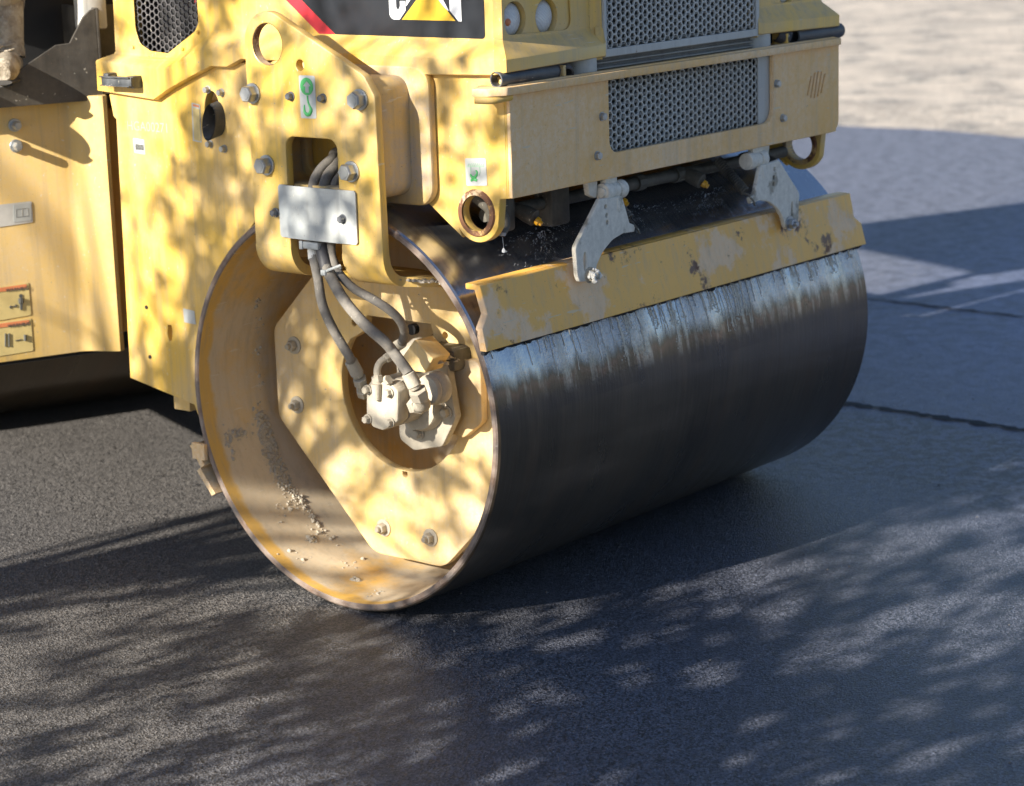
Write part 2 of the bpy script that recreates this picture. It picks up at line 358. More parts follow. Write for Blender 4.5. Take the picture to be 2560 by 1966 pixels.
Z2=lambda x,y:(560+x*.29767,y*.29767)
# ============================================================ ground
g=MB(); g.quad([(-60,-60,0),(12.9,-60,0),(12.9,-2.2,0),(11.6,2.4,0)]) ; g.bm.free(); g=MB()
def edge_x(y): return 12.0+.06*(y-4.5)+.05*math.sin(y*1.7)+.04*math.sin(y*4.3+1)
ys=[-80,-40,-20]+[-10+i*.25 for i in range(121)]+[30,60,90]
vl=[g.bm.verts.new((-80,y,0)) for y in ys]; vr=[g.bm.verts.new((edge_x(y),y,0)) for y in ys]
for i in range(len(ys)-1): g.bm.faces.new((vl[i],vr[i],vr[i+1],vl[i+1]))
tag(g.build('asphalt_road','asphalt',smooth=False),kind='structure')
g=MB()
for i in range(30):
    for j in range(30): pass
nx,ny=110,110; grid=[[None]*(ny+1) for _ in range(nx+1)]
for i in range(nx+1):
    for j in range(ny+1):
        x=11.7+ (i/nx)**1.6*110; y=-60+j*150/ny
        z=-.012+ .05*max(0,min(1,(x-12.3)))*(.5+.5*math.sin(x*1.9+y*.8)*math.sin(y*1.3-x*.6)+.3*math.sin(x*5.1)*math.sin(y*4.3))
        grid[i][j]=g.bm.verts.new((x,y,z))
for i in range(nx):
    for j in range(ny): g.bm.faces.new((grid[i][j],grid[i+1][j],grid[i+1][j+1],grid[i][j+1]))
tag(g.build('dirt_ground','dirt'),kind='structure')
g=MB(); g.quad([(-200,-200,-.08),(300,-200,-.08),(300,300,-.08),(-200,300,-.08)]); tag(g.build('ground','dirt',smooth=False),kind='structure')
# rolled seams in the new surface
def seam(x0,x1,y0,y1,wd,ph):
    b=MB(); n=420; A=[];B=[]
    for i in range(n+1):
        y=y0+(y1-y0)*i/n; x=x0+(x1-x0)*i/n+.008*math.sin(i*1.3+ph)+.006*math.sin(i*2.9+ph)
        wv=wd*random.uniform(.35,1.1); x+=random.uniform(-.006,.006)
        A.append(b.bm.verts.new((x-wv,y,.004))); B.append(b.bm.verts.new((x+wv,y,.004)))
    for i in range(n): b.bm.faces.new((A[i],B[i],B[i+1],A[i+1]))
    return b.build('paving_seam','joint',smooth=False)
tag(seam(5.05,5.6,-6,9,.022,0),kind='structure'); tag(seam(3.09,3.36,-6,6,.034,2),kind='structure')
b=MB()
for _ in range(900):
    x=random.uniform(-2,7); y=random.uniform(-3.2,3.4); r_=random.choice((.0018,.0022,.003,.0045))
    b.lathe([(-r_*.2,r_*.5),(r_*.3,r_),(r_*.9,r_*.5),(r_,0)],(x,y,0),(random.gauss(0,.3),random.gauss(0,.3),1),n=5,ang=random.random()*3)
tag(b.build('loose_grit','grit'),kind='stuff')
# ============================================================ roller
root=bpy.data.objects.new('road_roller',None); sc.collection.objects.link(root)
tag(root,'yellow tandem road roller with wet steel drum on fresh black asphalt','road roller')
# ---- drum
b=MB(); RO,RI=.65,.624; CZ=.65; n=160
prof=[(.004,RO-.005),(.010,RO),(W-.010,RO),(W-.004,RO-.005)]
b.lathe(prof,(0,0,CZ),(1,0,0),'drum_steel',n)
b.lathe([(.004,RO-.005),(0,RO-.010),(0,RI+.004),(.004,RI)],(0,0,CZ),(1,0,0),'rust_edge',n)
b.lathe([(W-.004,RI),(W,RI+.004),(W,RO-.010),(W-.004,RO-.005)],(0,0,CZ),(1,0,0),'rust_edge',n)
b.lathe([(.004,RI),(W-.004,RI)],(0,0,CZ),(1,0,0),'yellow_drum_inside',n)
drum=b.build('drum','drum_steel',root)
for x,s in ((.62,1),(W-.62,-1)):
    b=MB(); hs=[circ((.30*math.cos(a),CZ+.30*math.sin(a)),.038,20) for a in (R_(-115),R_(-35),R_(60),R_(150))]
    b.plate(circ((0,CZ),RI-.001,90),hs,'x',x-.012,x+.012,m='yellow_drum_inside')
    b.lathe([(-.10*s,0),(-.10*s,.15),(-.02*s,.17),(0,.17)],(x,0,CZ),(1,0,0),'yellow_drum_inside',40)
    b.build('drum_head','yellow_drum_inside',drum)
# slurry running down the face from the scraper edge
b=MB()
for k in range(95):
    xx_=random.triangular(.02,2.1,.7) if k%3 else random.uniform(.02,2.1); L=random.uniform(.03,.13)*(1.25 if .3<xx_<1.4 else .7); a0=.395; n_=int(L/.006)+3; pts=[];rs=[]
    big=random.random()<.3
    for i in range(n_):
        a=a0-(L*i/n_)/RO; xx_+=random.gauss(0,.0011); pts.append((xx_,-(RO+.0005)*math.cos(a),CZ+(RO+.0005)*math.sin(a))); rs.append(random.uniform(.0006,.0018)*(2.1 if big else 1))
    b.tube(pts,rs,res=5,smooth=False)
    if big:
        for _ in range(26):
            u=random.random(); a=a0-(L*(.35+.75*u))/RO; P=Vector((xx_+random.gauss(0,.009),-RO*math.cos(a),CZ+RO*math.sin(a))); r_=random.uniform(.0015,.0036)
            b.lathe([(-r_*.3,0),(0,r_),(r_*.5,r_*.6),(r_*.7,0)],P,(random.gauss(0,.3),-math.cos(a),math.sin(a)),n=6)
b.build('slurry_runs','slurry',drum)['kind']='stuff'
# dried mortar stuck inside the drum
def crumbs(name,parent,spots,mat='mortar_grey'):
    b=MB()
    for (P,nrm,r) in spots:
        nrm=Vector(nrm).normalized(); t1=nrm.orthogonal().normalized(); t2=nrm.cross(t1); k=7
        for lv in range(1):
            ring=[b.bm.verts.new(Vector(P)+(t1*math.cos(2*math.pi*i/k)+t2*math.sin(2*math.pi*i/k))*r*random.uniform(.6,1.3)) for i in range(k)]
            ring2=[b.bm.verts.new(Vector(P)+nrm*r*random.uniform(.4,.8)+(t1*math.cos(2*math.pi*i/k+.3)+t2*math.sin(2*math.pi*i/k+.3))*r*random.uniform(.35,.8)) for i in range(k)]
            top=b.bm.verts.new(Vector(P)+nrm*r*random.uniform(.6,1.0))
            for i in range(k):
                j=(i+1)%k; b.bm.faces.new((ring[i],ring[j],ring2[j],ring2[i])); b.bm.faces.new((ring2[i],ring2[j],top))
    o_=b.build(name,mat,parent,ang=60); o_['kind']='stuff'; return o_
sp=[]
def inner(x,a,r=None): return ((x,RI*math.cos(a),CZ+RI*math.sin(a)),(0,-math.cos(a),-math.sin(a)))
for (cx,ca,sx,sa,n_,rm) in ((.26,-.36,.025,.12,420,.0055),(.25,-.55,.03,.14,330,.005),(.27,-.7,.02,.25,200,.0045),(.15,-.30,.03,.03,45,.006),(.09,-.32,.012,.07,40,.005),(.17,-.78,.05,.06,16,.006),(.20,-1.0,.012,.022,40,.0065),(.10,-1.06,.05,.05,8,.005),(.24,-.98,.03,.03,14,.006),(.10,-1.62,.05,.05,16,.004),(.24,-1.25,.04,.05,12,.005),(.16,-1.40,.012,.02,26,.006),(.27,.15,.02,.25,40,.004),(.24,.42,.01,.03,16,.007)):
    for _ in range(n_):
        x=min(.29,random.gauss(cx,sx*.6)); a=random.gauss(ca,sa*.6); P,nn=inner(max(.01,x),a); sp.append((P,nn,rm*random.choice((.4,.5,.6,.8,1.0,1.7))))
crumbs('dried_mortar',drum,sp)['label']='crumbs of dried mortar stuck inside the drum rim'
# ---- octagonal drum support plate with keyhole
oc=[]
for q in (0,90,180,270):
    for d in (-15.2,15.2):
        a=R_(q+d); oc.append((.585*math.cos(a),CZ+.585*math.sin(a)))
top=1.012
o2=[p for p in oc if p[1]<1.1]
# order from right, clockwise below, to left; then cut top
rr=[p for p in oc]
def yat(z): # x on the upper diagonals at height z
    x0,z0=.585*math.cos(R_(15.2)),CZ+.585*math.sin(R_(15.2)); x1,z1=.585*math.cos(R_(74.8)),CZ+.585*math.sin(R_(74.8))
    return x0+(x1-x0)*(z-z0)/(z1-z0)
A15=lambda d:(.585*math.cos(R_(d)),CZ+.585*math.sin(R_(d)))
outl=[A15(15.2),(yat(top),top),(-yat(top),top),A15(164.8),A15(195.2),A15(254.8),A15(285.2),A15(344.8)]
outl=fillet(outl,[.06,.01,.01,.06,.06,.09,.09,.06],8)
key=circ((0,CZ),.262,56,R_(145),R_(395))
key+= [(.185,.815),(.150,.835),(.137,.886),(-.137,.886),(-.152,.822),(-.20,.818)]
hs=[key]+[circ((s*.195,.856),.011,14) for s in (1,-1)]+[circ((.0,.375),.011,14)]
b=MB(); b.plate(outl,hs,'x',.300,.332,.003)
sup=b.build('support_plate','yellow_dusty',root)
for q in (0,270,180):
    for d in (-12.2,12.2):
        a=R_(q+d); hexbolt('bolt',(.300,.482*math.cos(a),CZ+.482*math.sin(a)),(-1,0,0),.0185,.026,'motor_grey',sup,washer=1.6,stud=.014,rot=random.random())
# ---- bracket
bx=-.05; br=.03
win=fillet([(.115,1.20),(.115,1.50),(-.10,1.50),(-.10,1.20)],[0,.03,.03,0],6)
# front sheet down to z=1.16 as plate, legs joined by bend
outl=[(.268,1.16),(.268,1.77)]+circ((.170,1.782),.098,20,R_(0),R_(115))
outl=[(.268,1.16),(.268,1.77)]
cen=(.170,1.782)
outl+=[(cen[0]+.098*math.cos(R_(a)),cen[1]+.098*math.sin(R_(a))) for a in (0,8,16,24,32,40,48,56,64,72,80,88,96,104,111,115.6)]
outl+=fillet([(-.10,1.7600),(-.222,1.700),(-.262,1.640),(-.268,1.16)],[0,.05,.03,0],5)
outl+=[(-.10,1.16),(-.10,1.47)]
win_top=fillet([(-.10,1.40),(-.10,1.505),(.115,1.505),(.115,1.40)],[0,.035,.035,0],6)
outl=outl[:-2]+[(-.10,1.16)]+win_top+[(.115,1.16)]
b=MB(); b.plate(outl,[circ((.170,1.781),.0635,36),circ((.036,1.722),.0165,20)],'x',bx,bx+br,.0035)
b.lathe([(.001,.0632),(.029,.0632)],(bx,.170,1.781),(1,0,0),'yellow_rust',n=36)
# bend + shelf: sweep sheet section (x,z) across each leg width
def sweep(b,sec,y0,y1,m=None):
    n=len(sec); 
    for s in range(n-1):
        pass
    A=[b.bm.verts.new((x,y0(i) if callable(y0) else y0,z)) for i,(x,z) in enumerate(sec)]
    B=[b.bm.verts.new((x,y1(i) if callable(y1) else y1,z)) for i,(x,z) in enumerate(sec)]
    for i in range(n):
        j=(i+1)%n; b.bm.faces.new((A[i],A[j],B[j],B[i]))
    for i in range(n//2-1):
        for L in (A,B): b.bm.faces.new((L[i],L[i+1],L[n-2-i],L[n-1-i]))
ro=.10; ri=ro-br; cxz=(bx+ro,1.16)
outer=[(bx,1.161)]+[(cxz[0]-ro*math.cos(R_(a)),cxz[1]-ro*math.sin(R_(a))) for a in range(0,91,10)]+[(.10,1.16-ro-.003),(.332,1.02)]
innr=[(bx+br,1.161)]+[(cxz[0]-ri*math.cos(R_(a)),cxz[1]-ri*math.sin(R_(a))) for a in range(0,91,10)]+[(.10,1.16-ri-.003),(.332,1.05)]
sec=outer+innr[::-1]; nO=len(outer)
def widen(base,sgn,flare):
    def f(i):
        k=i if i<nO else 2*nO-1-i
        e={nO-4:.01,nO-3:.03,nO-2:.09,nO-1:.16}.get(k,0)
        return base+sgn*e*flare
    return f
sweep(b,sec,widen(.115,-1,.0),widen(.268,1,.9)); sweep(b,sec,widen(-.268,-1,.9),widen(-.10,1,0))
b.box((.13,-.12,1.045),(.30,.12,1.06),.002)
brk=b.build('lifting_bracket','yellow',root)
for (y,z,mat) in ((.242,1.630,'bolt_zinc'),(-.205,1.629,'bolt_zinc'),(.198,1.412,'bolt_zinc'),(-.157,1.413,'bolt_zinc')):
    hexbolt('bolt',(bx,y,z),(-1,0,0),.0265,.036,mat,brk,washer=1.2,rot=random.random())
for (x,y) in ((728,241),(808,246)):
    q=onx(x,y,bx); hexbolt('small_bolt',(bx,*q),(-1,0,0),.0115,.018,'bolt_dark',brk,washer=1.25,rot=.5)
crumb=[]
for _ in range(170):
    y=random.uniform(-.42,-.24); x=random.uniform(.02,.2); crumb.append(((x,y,1.085-.09*x),(0,0,1),random.uniform(.004,.010)))
for _ in range(60):
    crumb.append(((random.uniform(.3,.31),random.uniform(-.3,.1),1.05),(0,0,1),random.uniform(.004,.009)))
crumbs('dried_mortar',brk,crumb)
# lifting label
def lab(name,mat,parent,outline,x0,holes=(),th=.0012,ax='x'): 
    b=MB(); b.plate(outline,holes,ax,x0-th,x0,.0002); return b.build(name,mat,parent,smooth=False)
ly=lambda x,y: onx(*Z2(x,y),bx)
lb=lab('lifting_point_label','label_white',brk,fillet([ly(628,633),ly(763,638),ly(778,998),ly(648,994)],.006),bx)
c1=ly(698,728)
lab('lifting_symbol','label_green',lb,circ(c1,.0265,28),bx-.0014,[[ly(*p) for p in ((697,682),(732,724),(715,727),(717,780),(685,778),(685,727),(666,724))]])
b=MB()
hk=[ly(*p) for p in ((704,805),(708,850),(722,890),(735,925),(722,958),(700,962),(682,940),(678,900),(680,880))]
b.tube([(bx-.0016,*p) for p in hk],[.0030,.0028,.0035,.0055,.0060,.0060,.0045,.003,.001],res=6)
b.build('hook_symbol','label_green',lb)
# ---- cover plate and hoses
cp=[onx(*p,-.085) for p in ((679,467),(872,478),(880,614),(686,598))]
b=MB(); yl=cp[0][0]; yr=cp[1][0]; z0=(cp[2][1]+cp[3][1])/2; z1=(cp[0][1]+cp[1][1])/2
out=fillet([(yl,z0),(yr,z0),(yr,z1),(yl,z1)],.018)
# pressed tray: raised middle, flanged ends lying on the bracket
sec=[(-.0532,yl),(-.0532,yl-.030),(-.078,yl-.036),(-.078,yr+.062),(-.0535,yr+.052),(-.0535,yr)]
def strip(b,path,z0,z1,th,cr=.015):
    k=len(path); rows=[]
    for i,(x,y) in enumerate(path):
        e=cr*.5 if i in (0,k-1) else 0
        rows.append([b.bm.verts.new((x-th,y,z0+e)),b.bm.verts.new((x-th,y,z1-e)),b.bm.verts.new((x,y,z1-e)),b.bm.verts.new((x,y,z0+e))])
    for a,c in zip(rows,rows[1:]):
        for j in range(4): b.bm.faces.new((a[j],c[j],c[(j+1)%4],a[(j+1)%4]))
    b.bm.faces.new(rows[0]); b.bm.faces.new(rows[-1])
path=[(-.0532,yl),(-.0532,yl-.006),(-.0532,yl-.034),(-.060,yl-.040),(-.060,yr+.072),(-.056,yr+.064),(-.0535,yr+.006),(-.0535,yr)]
strip(b,path,z0,z1,.005); cov=b.build('cover_plate','cover_grey',root,ang=20)
for p in ((689,532),(857,548)):
    q=onx(*p,-.06); hexbolt('bolt',(-.0585,*q),(-1,0,0),.0115,.018,'bolt_dark',cov,washer=1.3,rot=.2)
def hose(pts,r,mat,name='hydraulic_hose',label=None):
    b=MB(); b.tube(pts,r,res=12); o=b.build(name,mat,root)
    if label: o['label']=label
    return o
def HP(x,p,z=Z6): return (x,*onx(*z(*p),x))
ZB=lambda x,y:(800+x/3.3609,700+y/3.36)
h1=hose([(.20,-.22,1.44),HP(.10,(1010,-75)),HP(.06,(900,-5)),HP(.02,(800,95)),HP(-.01,(745,230)),HP(-.025,(738,480)),HP(-.03,(745,740)),HP(-.045,(755,830)),HP(-.05,(790,1000)),HP(-.05,(820,1190)),HP(-.04,(880,1350)),HP(-.02,(960,1500)),HP(.0,(1050,1650)),HP(.02,(262,690),ZB)],.0150,'hose_dusty')
h2=hose([(.20,-.26,1.40),HP(.10,(1030,-15)),HP(.06,(940,55)),HP(.03,(875,130)),HP(.0,(838,240)),HP(-.02,(820,480)),HP(-.03,(815,745)),HP(-.05,(850,880)),HP(-.06,(905,1000)),HP(-.065,(1010,1180)),HP(-.055,(1180,1380)),HP(-.03,(1350,1530)),HP(-.01,(610,600),ZB),HP(.0,(715,740),ZB),HP(.0,(745,790),ZB)],.0172,'hose_dusty')
h3=hose([(.20,-.28,1.36),HP(.10,(1050,60)),HP(.06,(980,130)),HP(.02,(925,230)),HP(-.005,(905,480)),HP(-.02,(900,750)),HP(-.03,(925,870)),HP(-.03,(970,960)),HP(-.02,(1090,1080)),HP(.0,(1250,1170)),HP(.03,(1400,1270)),HP(.06,(1490,1370)),HP(.09,(1515,1460)),HP(.11,(1490,1530)),HP(.12,(1450,1580))],.0138,'hose_dusty')
for o,c in ((h1,'left'),(h2,'middle'),(h3,'right')): pass
# sleeves
b=MB(); b.tube([HP(-.032,(742,725)),HP(-.045,(752,835))],.0165,'white_paint',smooth=False); b.build('hose_sleeve','white_paint',h1)
b=MB(); b.tube([HP(-.034,(815,720)),HP(-.05,(850,880)),HP(-.053,(862,930))],.0190,smooth=False); b.build('hose_sleeve','hose_black',h2)
b=MB()
tc0=[HP(-.07,(835,950)),HP(-.075,(880,925)),HP(-.06,(975,888)),HP(-.03,(985,905)),HP(-.01,(960,930)),HP(-.02,(860,965)),HP(-.05,(830,965)),HP(-.07,(835,950))]
b.tube(tc0,.0042,res=6,smooth=False); b.box((-.010,-.010,-.008),(.010,.010,.008),.002,mx=Matrix.Translation(HP(-.07,(848,945))))
b.build('cable_tie','cover_grey',h2)
b=MB(); q=onx(*Z6(720,715),-.045); b.box((-.062,q[0]-.05,q[1]-.010),(-.030,q[0]+.022,q[1]+.012),.004); b.box((-.066,q[0]+.012,q[1]-.012),(-.058,q[0]+.026,q[1]+.014),.002)
b.build('hose_clamp','cover_grey',cov)
def ferrule(parent,p0,p1,r):
    b=MB(); p0=Vector(p0);p1=Vector(p1); d=(p1-p0); L=d.length
    b.lathe([(0,r*.85),(.002,r),(L*.8,r*1.05),(L*.84,r*.9),(L*.9,r*.9),(L,r*.8),(L,0)],p0,d,n=20); b.lathe([(0,0),(0,r*.85)],p0,d,n=20)
    return b.build('hose_ferrule','motor_grey',parent)
ferrule(h1,HP(.018,(258,680),ZB),HP(.045,(325,812),ZB),.0205)
ferrule(h2,HP(.0,(738,782),ZB),HP(.015,(808,915),ZB),.0215)
ferrule(h3,HP(.11,(690,530),ZB),HP(.13,(640,560),ZB),.0165)
# ---- hydraulic motor
mo=bpy.data.objects.new('hydraulic_motor',None); sc.collection.objects.link(mo); mo.parent=root
def MP(x,p): return onx(*ZB(*p),x)
x0=.055
face=[MP(x0,p) for p in ((385,900),(430,840),(600,870),(655,940),(650,1190),(600,1240),(520,1268),(440,1240),(385,1150))]
b=MB(); b.plate(fillet(face,.012),[],'x',x0,x0+.055,.008)
b.plate([(y*1.0-.000,z) for y,z in fillet(face,.012)],[],'x',x0+.058,x0+.16,.006)
q=MP(x0,(490,950)); b.tube([(x0-.006,q[0],q[1]+.03),(x0-.008,q[0],q[1]-.02)],[.018,.012],smooth=False)
b.build('pump_housing','motor_grey',mo)
for p in ((398,922),(582,950),(400,1170),(592,1200)):
    q=MP(x0-.004,p); hexbolt('bolt',(x0-.002,*q),(-1,0,0),.0125,.018,'motor_grey',mo,washer=1.25,rot=random.random())
# cast body behind, with hexagonal block and mounting flange
b=MB(); c0=MP(.22,(760,1010)); b.lathe([(-.02,.0),(-.02,.082),(.0,.092),(.09,.092),(.10,.12),(.30,.125),(.30,0)],(.20,-.165,.655),(1,0,0),n=36)
fl=[MP(.24,p) for p in ((1035,760),(1050,1180),(800,1350),(735,1300),(740,1050),(760,800),(980,560))]
b.plate(fillet([(-.06,.52),(-.06,.80),(-.14,.86),(-.27,.80),(-.30,.62),(-.24,.52),(-.12,.49)],.025),[],'x',.215,.245,.004)
b.build('motor_housing','motor_grey',mo)
b=MB(); hq=[MP(.12,p) for p in ((700,640),(800,500),(960,660),(890,780),(800,770))]
b.plate(fillet(hq,.006),[],'x',.115,.20,.006); b.build('valve_block','yellow_dusty',mo)
b=MB(); b.plate(fillet([(-.16,.56),(-.16,.78),(-.36,.80),(-.36,.60),(-.28,.54)],.03),[],'x',.27,.42,.005); b.build('motor_flange','yellow_drum_inside',mo)
for (y,z) in ((-.148,.552),(-.268,.635),(-.21,.83)):
    hexbolt('bolt',(.213,y,z),(-1,0,0),.015,.022,'motor_grey',mo,washer=1.35,rot=random.random())
def fitting(pts,r,name='pipe_elbow'):
    b=MB(); b.tube(pts,r,smooth=len(pts)>2)
    for p,d in ((Vector(pts[0]),Vector(pts[1])-Vector(pts[0])),(Vector(pts[-1]),Vector(pts[-2])-Vector(pts[-1]))):
        b.lathe([(0,0),(0,r*1.35),(r*1.5,r*1.35),(r*1.7,r*1.1)],p,d,n=6)
    return b.build(name,'motor_grey',mo,ang=30)
def P3(x,p): return (x,*MP(x,p))
fitting([P3(.045,(330,825)),P3(.06,(345,880)),P3(.09,(370,960))],.0165)
fitting([P3(.015,(815,925)),P3(.035,(850,1010)),P3(.06,(870,1050)),P3(.10,(800,1055))],.0215)
fitting([P3(.055,(490,850)),P3(.055,(480,760)),P3(.07,(510,690)),P3(.10,(590,640))],.0115)
b=MB(); b.lathe([(0,.012),(.0,.019),(.035,.019),(.035,.013),(.06,.010)],P3(.06,(488,905)),(0,0,1),n=18); b.lathe([(0,0),(0,.016),(.012,.016),(.012,0)],P3(.05,(560,850)),(0,-.3,.2),n=6); b.build('valve_cap','motor_grey',mo)
b=MB(); b.lathe([(0,.0),(0,.044),(.012,.048),(.02,.043),(.03,.05),(.06,.05)],P3(.10,(900,930)),(1,0,0),n=32); b.build('motor_collar','motor_grey',mo)
sp=[]
for _ in range(130):
    sp.append(((random.uniform(.15,.26),random.uniform(-.30,-.20),.805+random.uniform(-.01,.02)),(0,0,1),random.uniform(.004,.012)))
crumbs('dried_mortar',mo,sp)
b=MB(); b.box((.22,-.30,.76),(.32,-.16,.835),.02); b.build('motor_cap','sprayed_dark',mo)
b=MB(); q=P3(.30,(770,400)); b.lathe([(0,.0),(0,.018),(.02,.018)],(.298,-.055,.86),(1,0,0),n=18); b.build('port_hole','shadow_black',sup)
# ---- side frame plates (near and far)
qd=onx(530,305,.15)
def sideplate(x):
    arch=[(.80,.50),(.74,.62),(.71,.84),(.60,1.06),(.42,1.24),(.20,1.345),(0,1.352),(-.196,1.351),(-.30,1.285),(-.41,1.205)]
    lug=circ((-.47,1.283),.088,20,R_(205),R_(325))[::-1]
    out=[(1.10,1.70),(1.138,1.57),(1.125,1.50),(1.112,1.49),(1.133,.591),(.815,.534)]+arch+lug+[(-.560,1.33),(-.600,1.335),(-.600,1.655),(-.56,1.70)]
    duct=circ((qd[0]-.004,qd[1]+.028),.037,26,ry=.072)
    slot=circ((.955,.78),.012,14,ry=.035) if False else [(.92,.80),(.905,.80),(.90,.775),(.91,.745),(.92,.745),(.927,.77)]
    b=MB(); b.plate(out,[circ((-.469,1.283),.054,36),duct,slot],'x',x,x+.032,.003); return b
sf=sideplate(.15).build('side_frame','yellow',root); sideplate(W-.182).build('side_frame','yellow',root)
b=MB(); b.lathe([(-.006,.054),(-.006,.068),(.0,.072)],(.150,-.469,1.283),(1,0,0),n=32); b.lathe([(.0,.0545),(.034,.0545)],(.148,-.469,1.283),(1,0,0),n=32)
for _ in range(26):
    a=random.uniform(0,6.28); rr_=random.uniform(.058,.082)
b.build('lug_ring','yellow_rust',sf)
b=MB(); b.lathe([(-.006,.054),(-.006,.068),(.0,.072),(.034,.072),(.036,.054)],(W-.182,-.469,1.283),(1,0,0),n=32,closed=True); b.build('lug_ring','yellow_rust',root)
# exhaust duct pipe
b=MB()
qe=onx(522,307,.108)
ring0=[];ring1=[]
for k in range(36):
    a=2*math.pi*k/36
    ring0.append(Vector((.108+.010*math.sin(a),qe[0]+.031*math.cos(a),qe[1]+.058*math.sin(a)))); ring1.append(Vector((.24,qe[0]-.01+.031*math.cos(a),qe[1]+.030+.056*math.sin(a))))
for L0,L1,sc_ in ((ring0,ring1,1),(ring0,ring1,.92)):
    c0=sum(L0,Vector())/36; c1=sum(L1,Vector())/36
    A=[b.bm.verts.new(c0+(p-c0)*sc_) for p in L0]; B=[b.bm.verts.new(c1+(p-c1)*sc_) for p in L1]
    for k in range(36): b.bm.faces.new((A[k],A[(k+1)%36],B[(k+1)%36],B[k]))
b.build('exhaust_pipe','tube_black',sf)
for p in ((515,225),(549,232),(521,361),(556,373)):
    hexbolt('bolt',(.15,*onx(*p,.14)),(-1,0,0),.011,.018,'bolt_zinc',sf,washer=1.2,rot=random.random())
ZZ1=lambda x,y:(x*.29767,y*.29767)
def slab(name,mat,parent,pts,x,r=.003,th=.001): return lab(name,mat,parent,fillet([onx(*p,x) for p in pts],r),x,th=th)
l=slab('warning_label','label_white',sf,[ZZ1(1610,862),ZZ1(1680,880),ZZ1(1695,1200),ZZ1(1622,1185)],.1495)
slab('label_field','label_yellow',l,[ZZ1(1620,905),ZZ1(1676,920),ZZ1(1688,1190),ZZ1(1632,1175)],.1480)
slab('label_field','label_orange',l,[ZZ1(1620,875),ZZ1(1672,888),ZZ1(1673,905),ZZ1(1621,893)],.1480)
l=slab('barcode_label','label_white',sf,[ZZ1(1118,1160),ZZ1(1210,1175),ZZ1(1222,1300),ZZ1(1130,1285)],.1495)
for k in range(9):
    x=1138+k*8; slab('barcode','label_ink',l,[ZZ1(x,1210+k),ZZ1(x+4,1210+k),ZZ1(x+6,1258+k),ZZ1(x+2,1258+k)],.148,r=0)
slab('paper_tag','label_white',sf,[(458,771),(486,778),(490,812),(461,806)],.1495)
for p in ((365,769),(374,893)):
    b=MB(); b.lathe([(0,.0),(0,.007),(.004,.007)],(.147,*onx(*p,.147)),(1,0,0),n=10); b.build('rivet_hole','shadow_black',sf)
# chalk number on the side
cu=bpy.data.curves.new('t','FONT'); cu.body='HGA00271'; cu.size=.045; cu.extrude=.0004
me=curve_mesh(cu); q=onx(318,325,.1497)
b=MB(); b.add(me,Matrix.Translation((.1492,q[0],q[1]))@Matrix(((0,0,-1,0),(-1,0,0,0),(0,1,0,0),(0,0,0,1)))); b.build('chalk_mark','chalk',sf,smooth=False)
# ---- mounting box between bracket and frame
b=MB()
rw=lambda y0,y1,z0,z1,r:fillet([(y0,z0),(y1,z0),(y1,z1),(y0,z1)],r,6)
b.plate(rw(-.245,.245,1.325,1.685,.05),[rw(-.215,.215,1.355,1.655,.04)],'x',-.0205,.135,.001)
b.plate(rw(-.325,.365,1.295,1.715,.06),[rw(-.19,.19,1.38,1.63,.03)],'x',.118,.1495,.008)
b.box((.20,-.20,1.36),(.21,.20,1.64),.001,'shadow_black')
b.build('mounting_box','yellow_box',root)
# label beside lug
l=lab('tie_down_label','label_white',sf,fillet([onx(*p,.15) for p in ((1163,396),(1215,396),(1219,465),(1167,465))],.005),.1495)
Z3=lambda x,y:(1100+x*.29767,y*.29767)
b=MB(); T=lambda x,y:(.1478,*onx(*Z3(x,y),.1478))
b.tube([T(228,1400),T(370,1400)],.0013,res=4,smooth=False)
for k in range(8): b.tube([T(232+k*18,1398),T(244+k*18,1374)],.0013,res=4,smooth=False)
b.tube([T(258,1405),T(258,1450)],.0013,res=4,smooth=False); b.tube([T(332,1405),T(336,1450),T(325,1480)],.0013,res=4,smooth=False)
b.build('hanger_symbol','label_greengrey',l)
b=MB(); b.tube([T(*p) for p in ((300,1432),(312,1450),(305,1475),(285,1495),(262,1480),(258,1460))],[.002,.003,.004,.005,.004,.002],res=6)
b.tube([T(262,1515),T(285,1500),T(312,1515)],[.003,.004,.003],res=6); b.tube([T(258,1480),T(290,1512),T(310,1518)],[.003,.003,.003],res=6); b.tube([T(312,1470),T(285,1505),T(262,1520)],[.003,.003,.003],res=6)
b.build('shackle_symbol','label_green',l)
# ---- front panel, ledge
Y0=-.608
b=MB()
op=fillet([(.632,1.412),(1.562,1.412),(1.562,1.640),(.632,1.640)],[.04,.05,.0,.0],6)
pan=fillet([(.150,1.335),(1.985,1.335),(1.985,1.668),(.150,1.668)],[.004,.045,.03,.004],6)
hl=[op]
ov=[]
for k in range(5):
    c=1.835+(k-2)*.022; hh_=.045*math.sqrt(max(0,1-((k-2)/2.9)**2)); s_=.012
    ov.append([(c-.006-s_,1.512-hh_),(c+.004-s_,1.512-hh_),(c+.006+s_,1.512+hh_),(c-.004+s_,1.512+hh_)])
b.plate(pan,hl+ov,'y',Y0,Y0+.018,.003)
fp=b.build('front_panel','yellow_front',root)
b=MB(); b.plate(circ((1.835,1.512),.06,30),[],'y',Y0+.024,Y0+.03,.001); b.build('horn_grille','decal_yellow',fp)
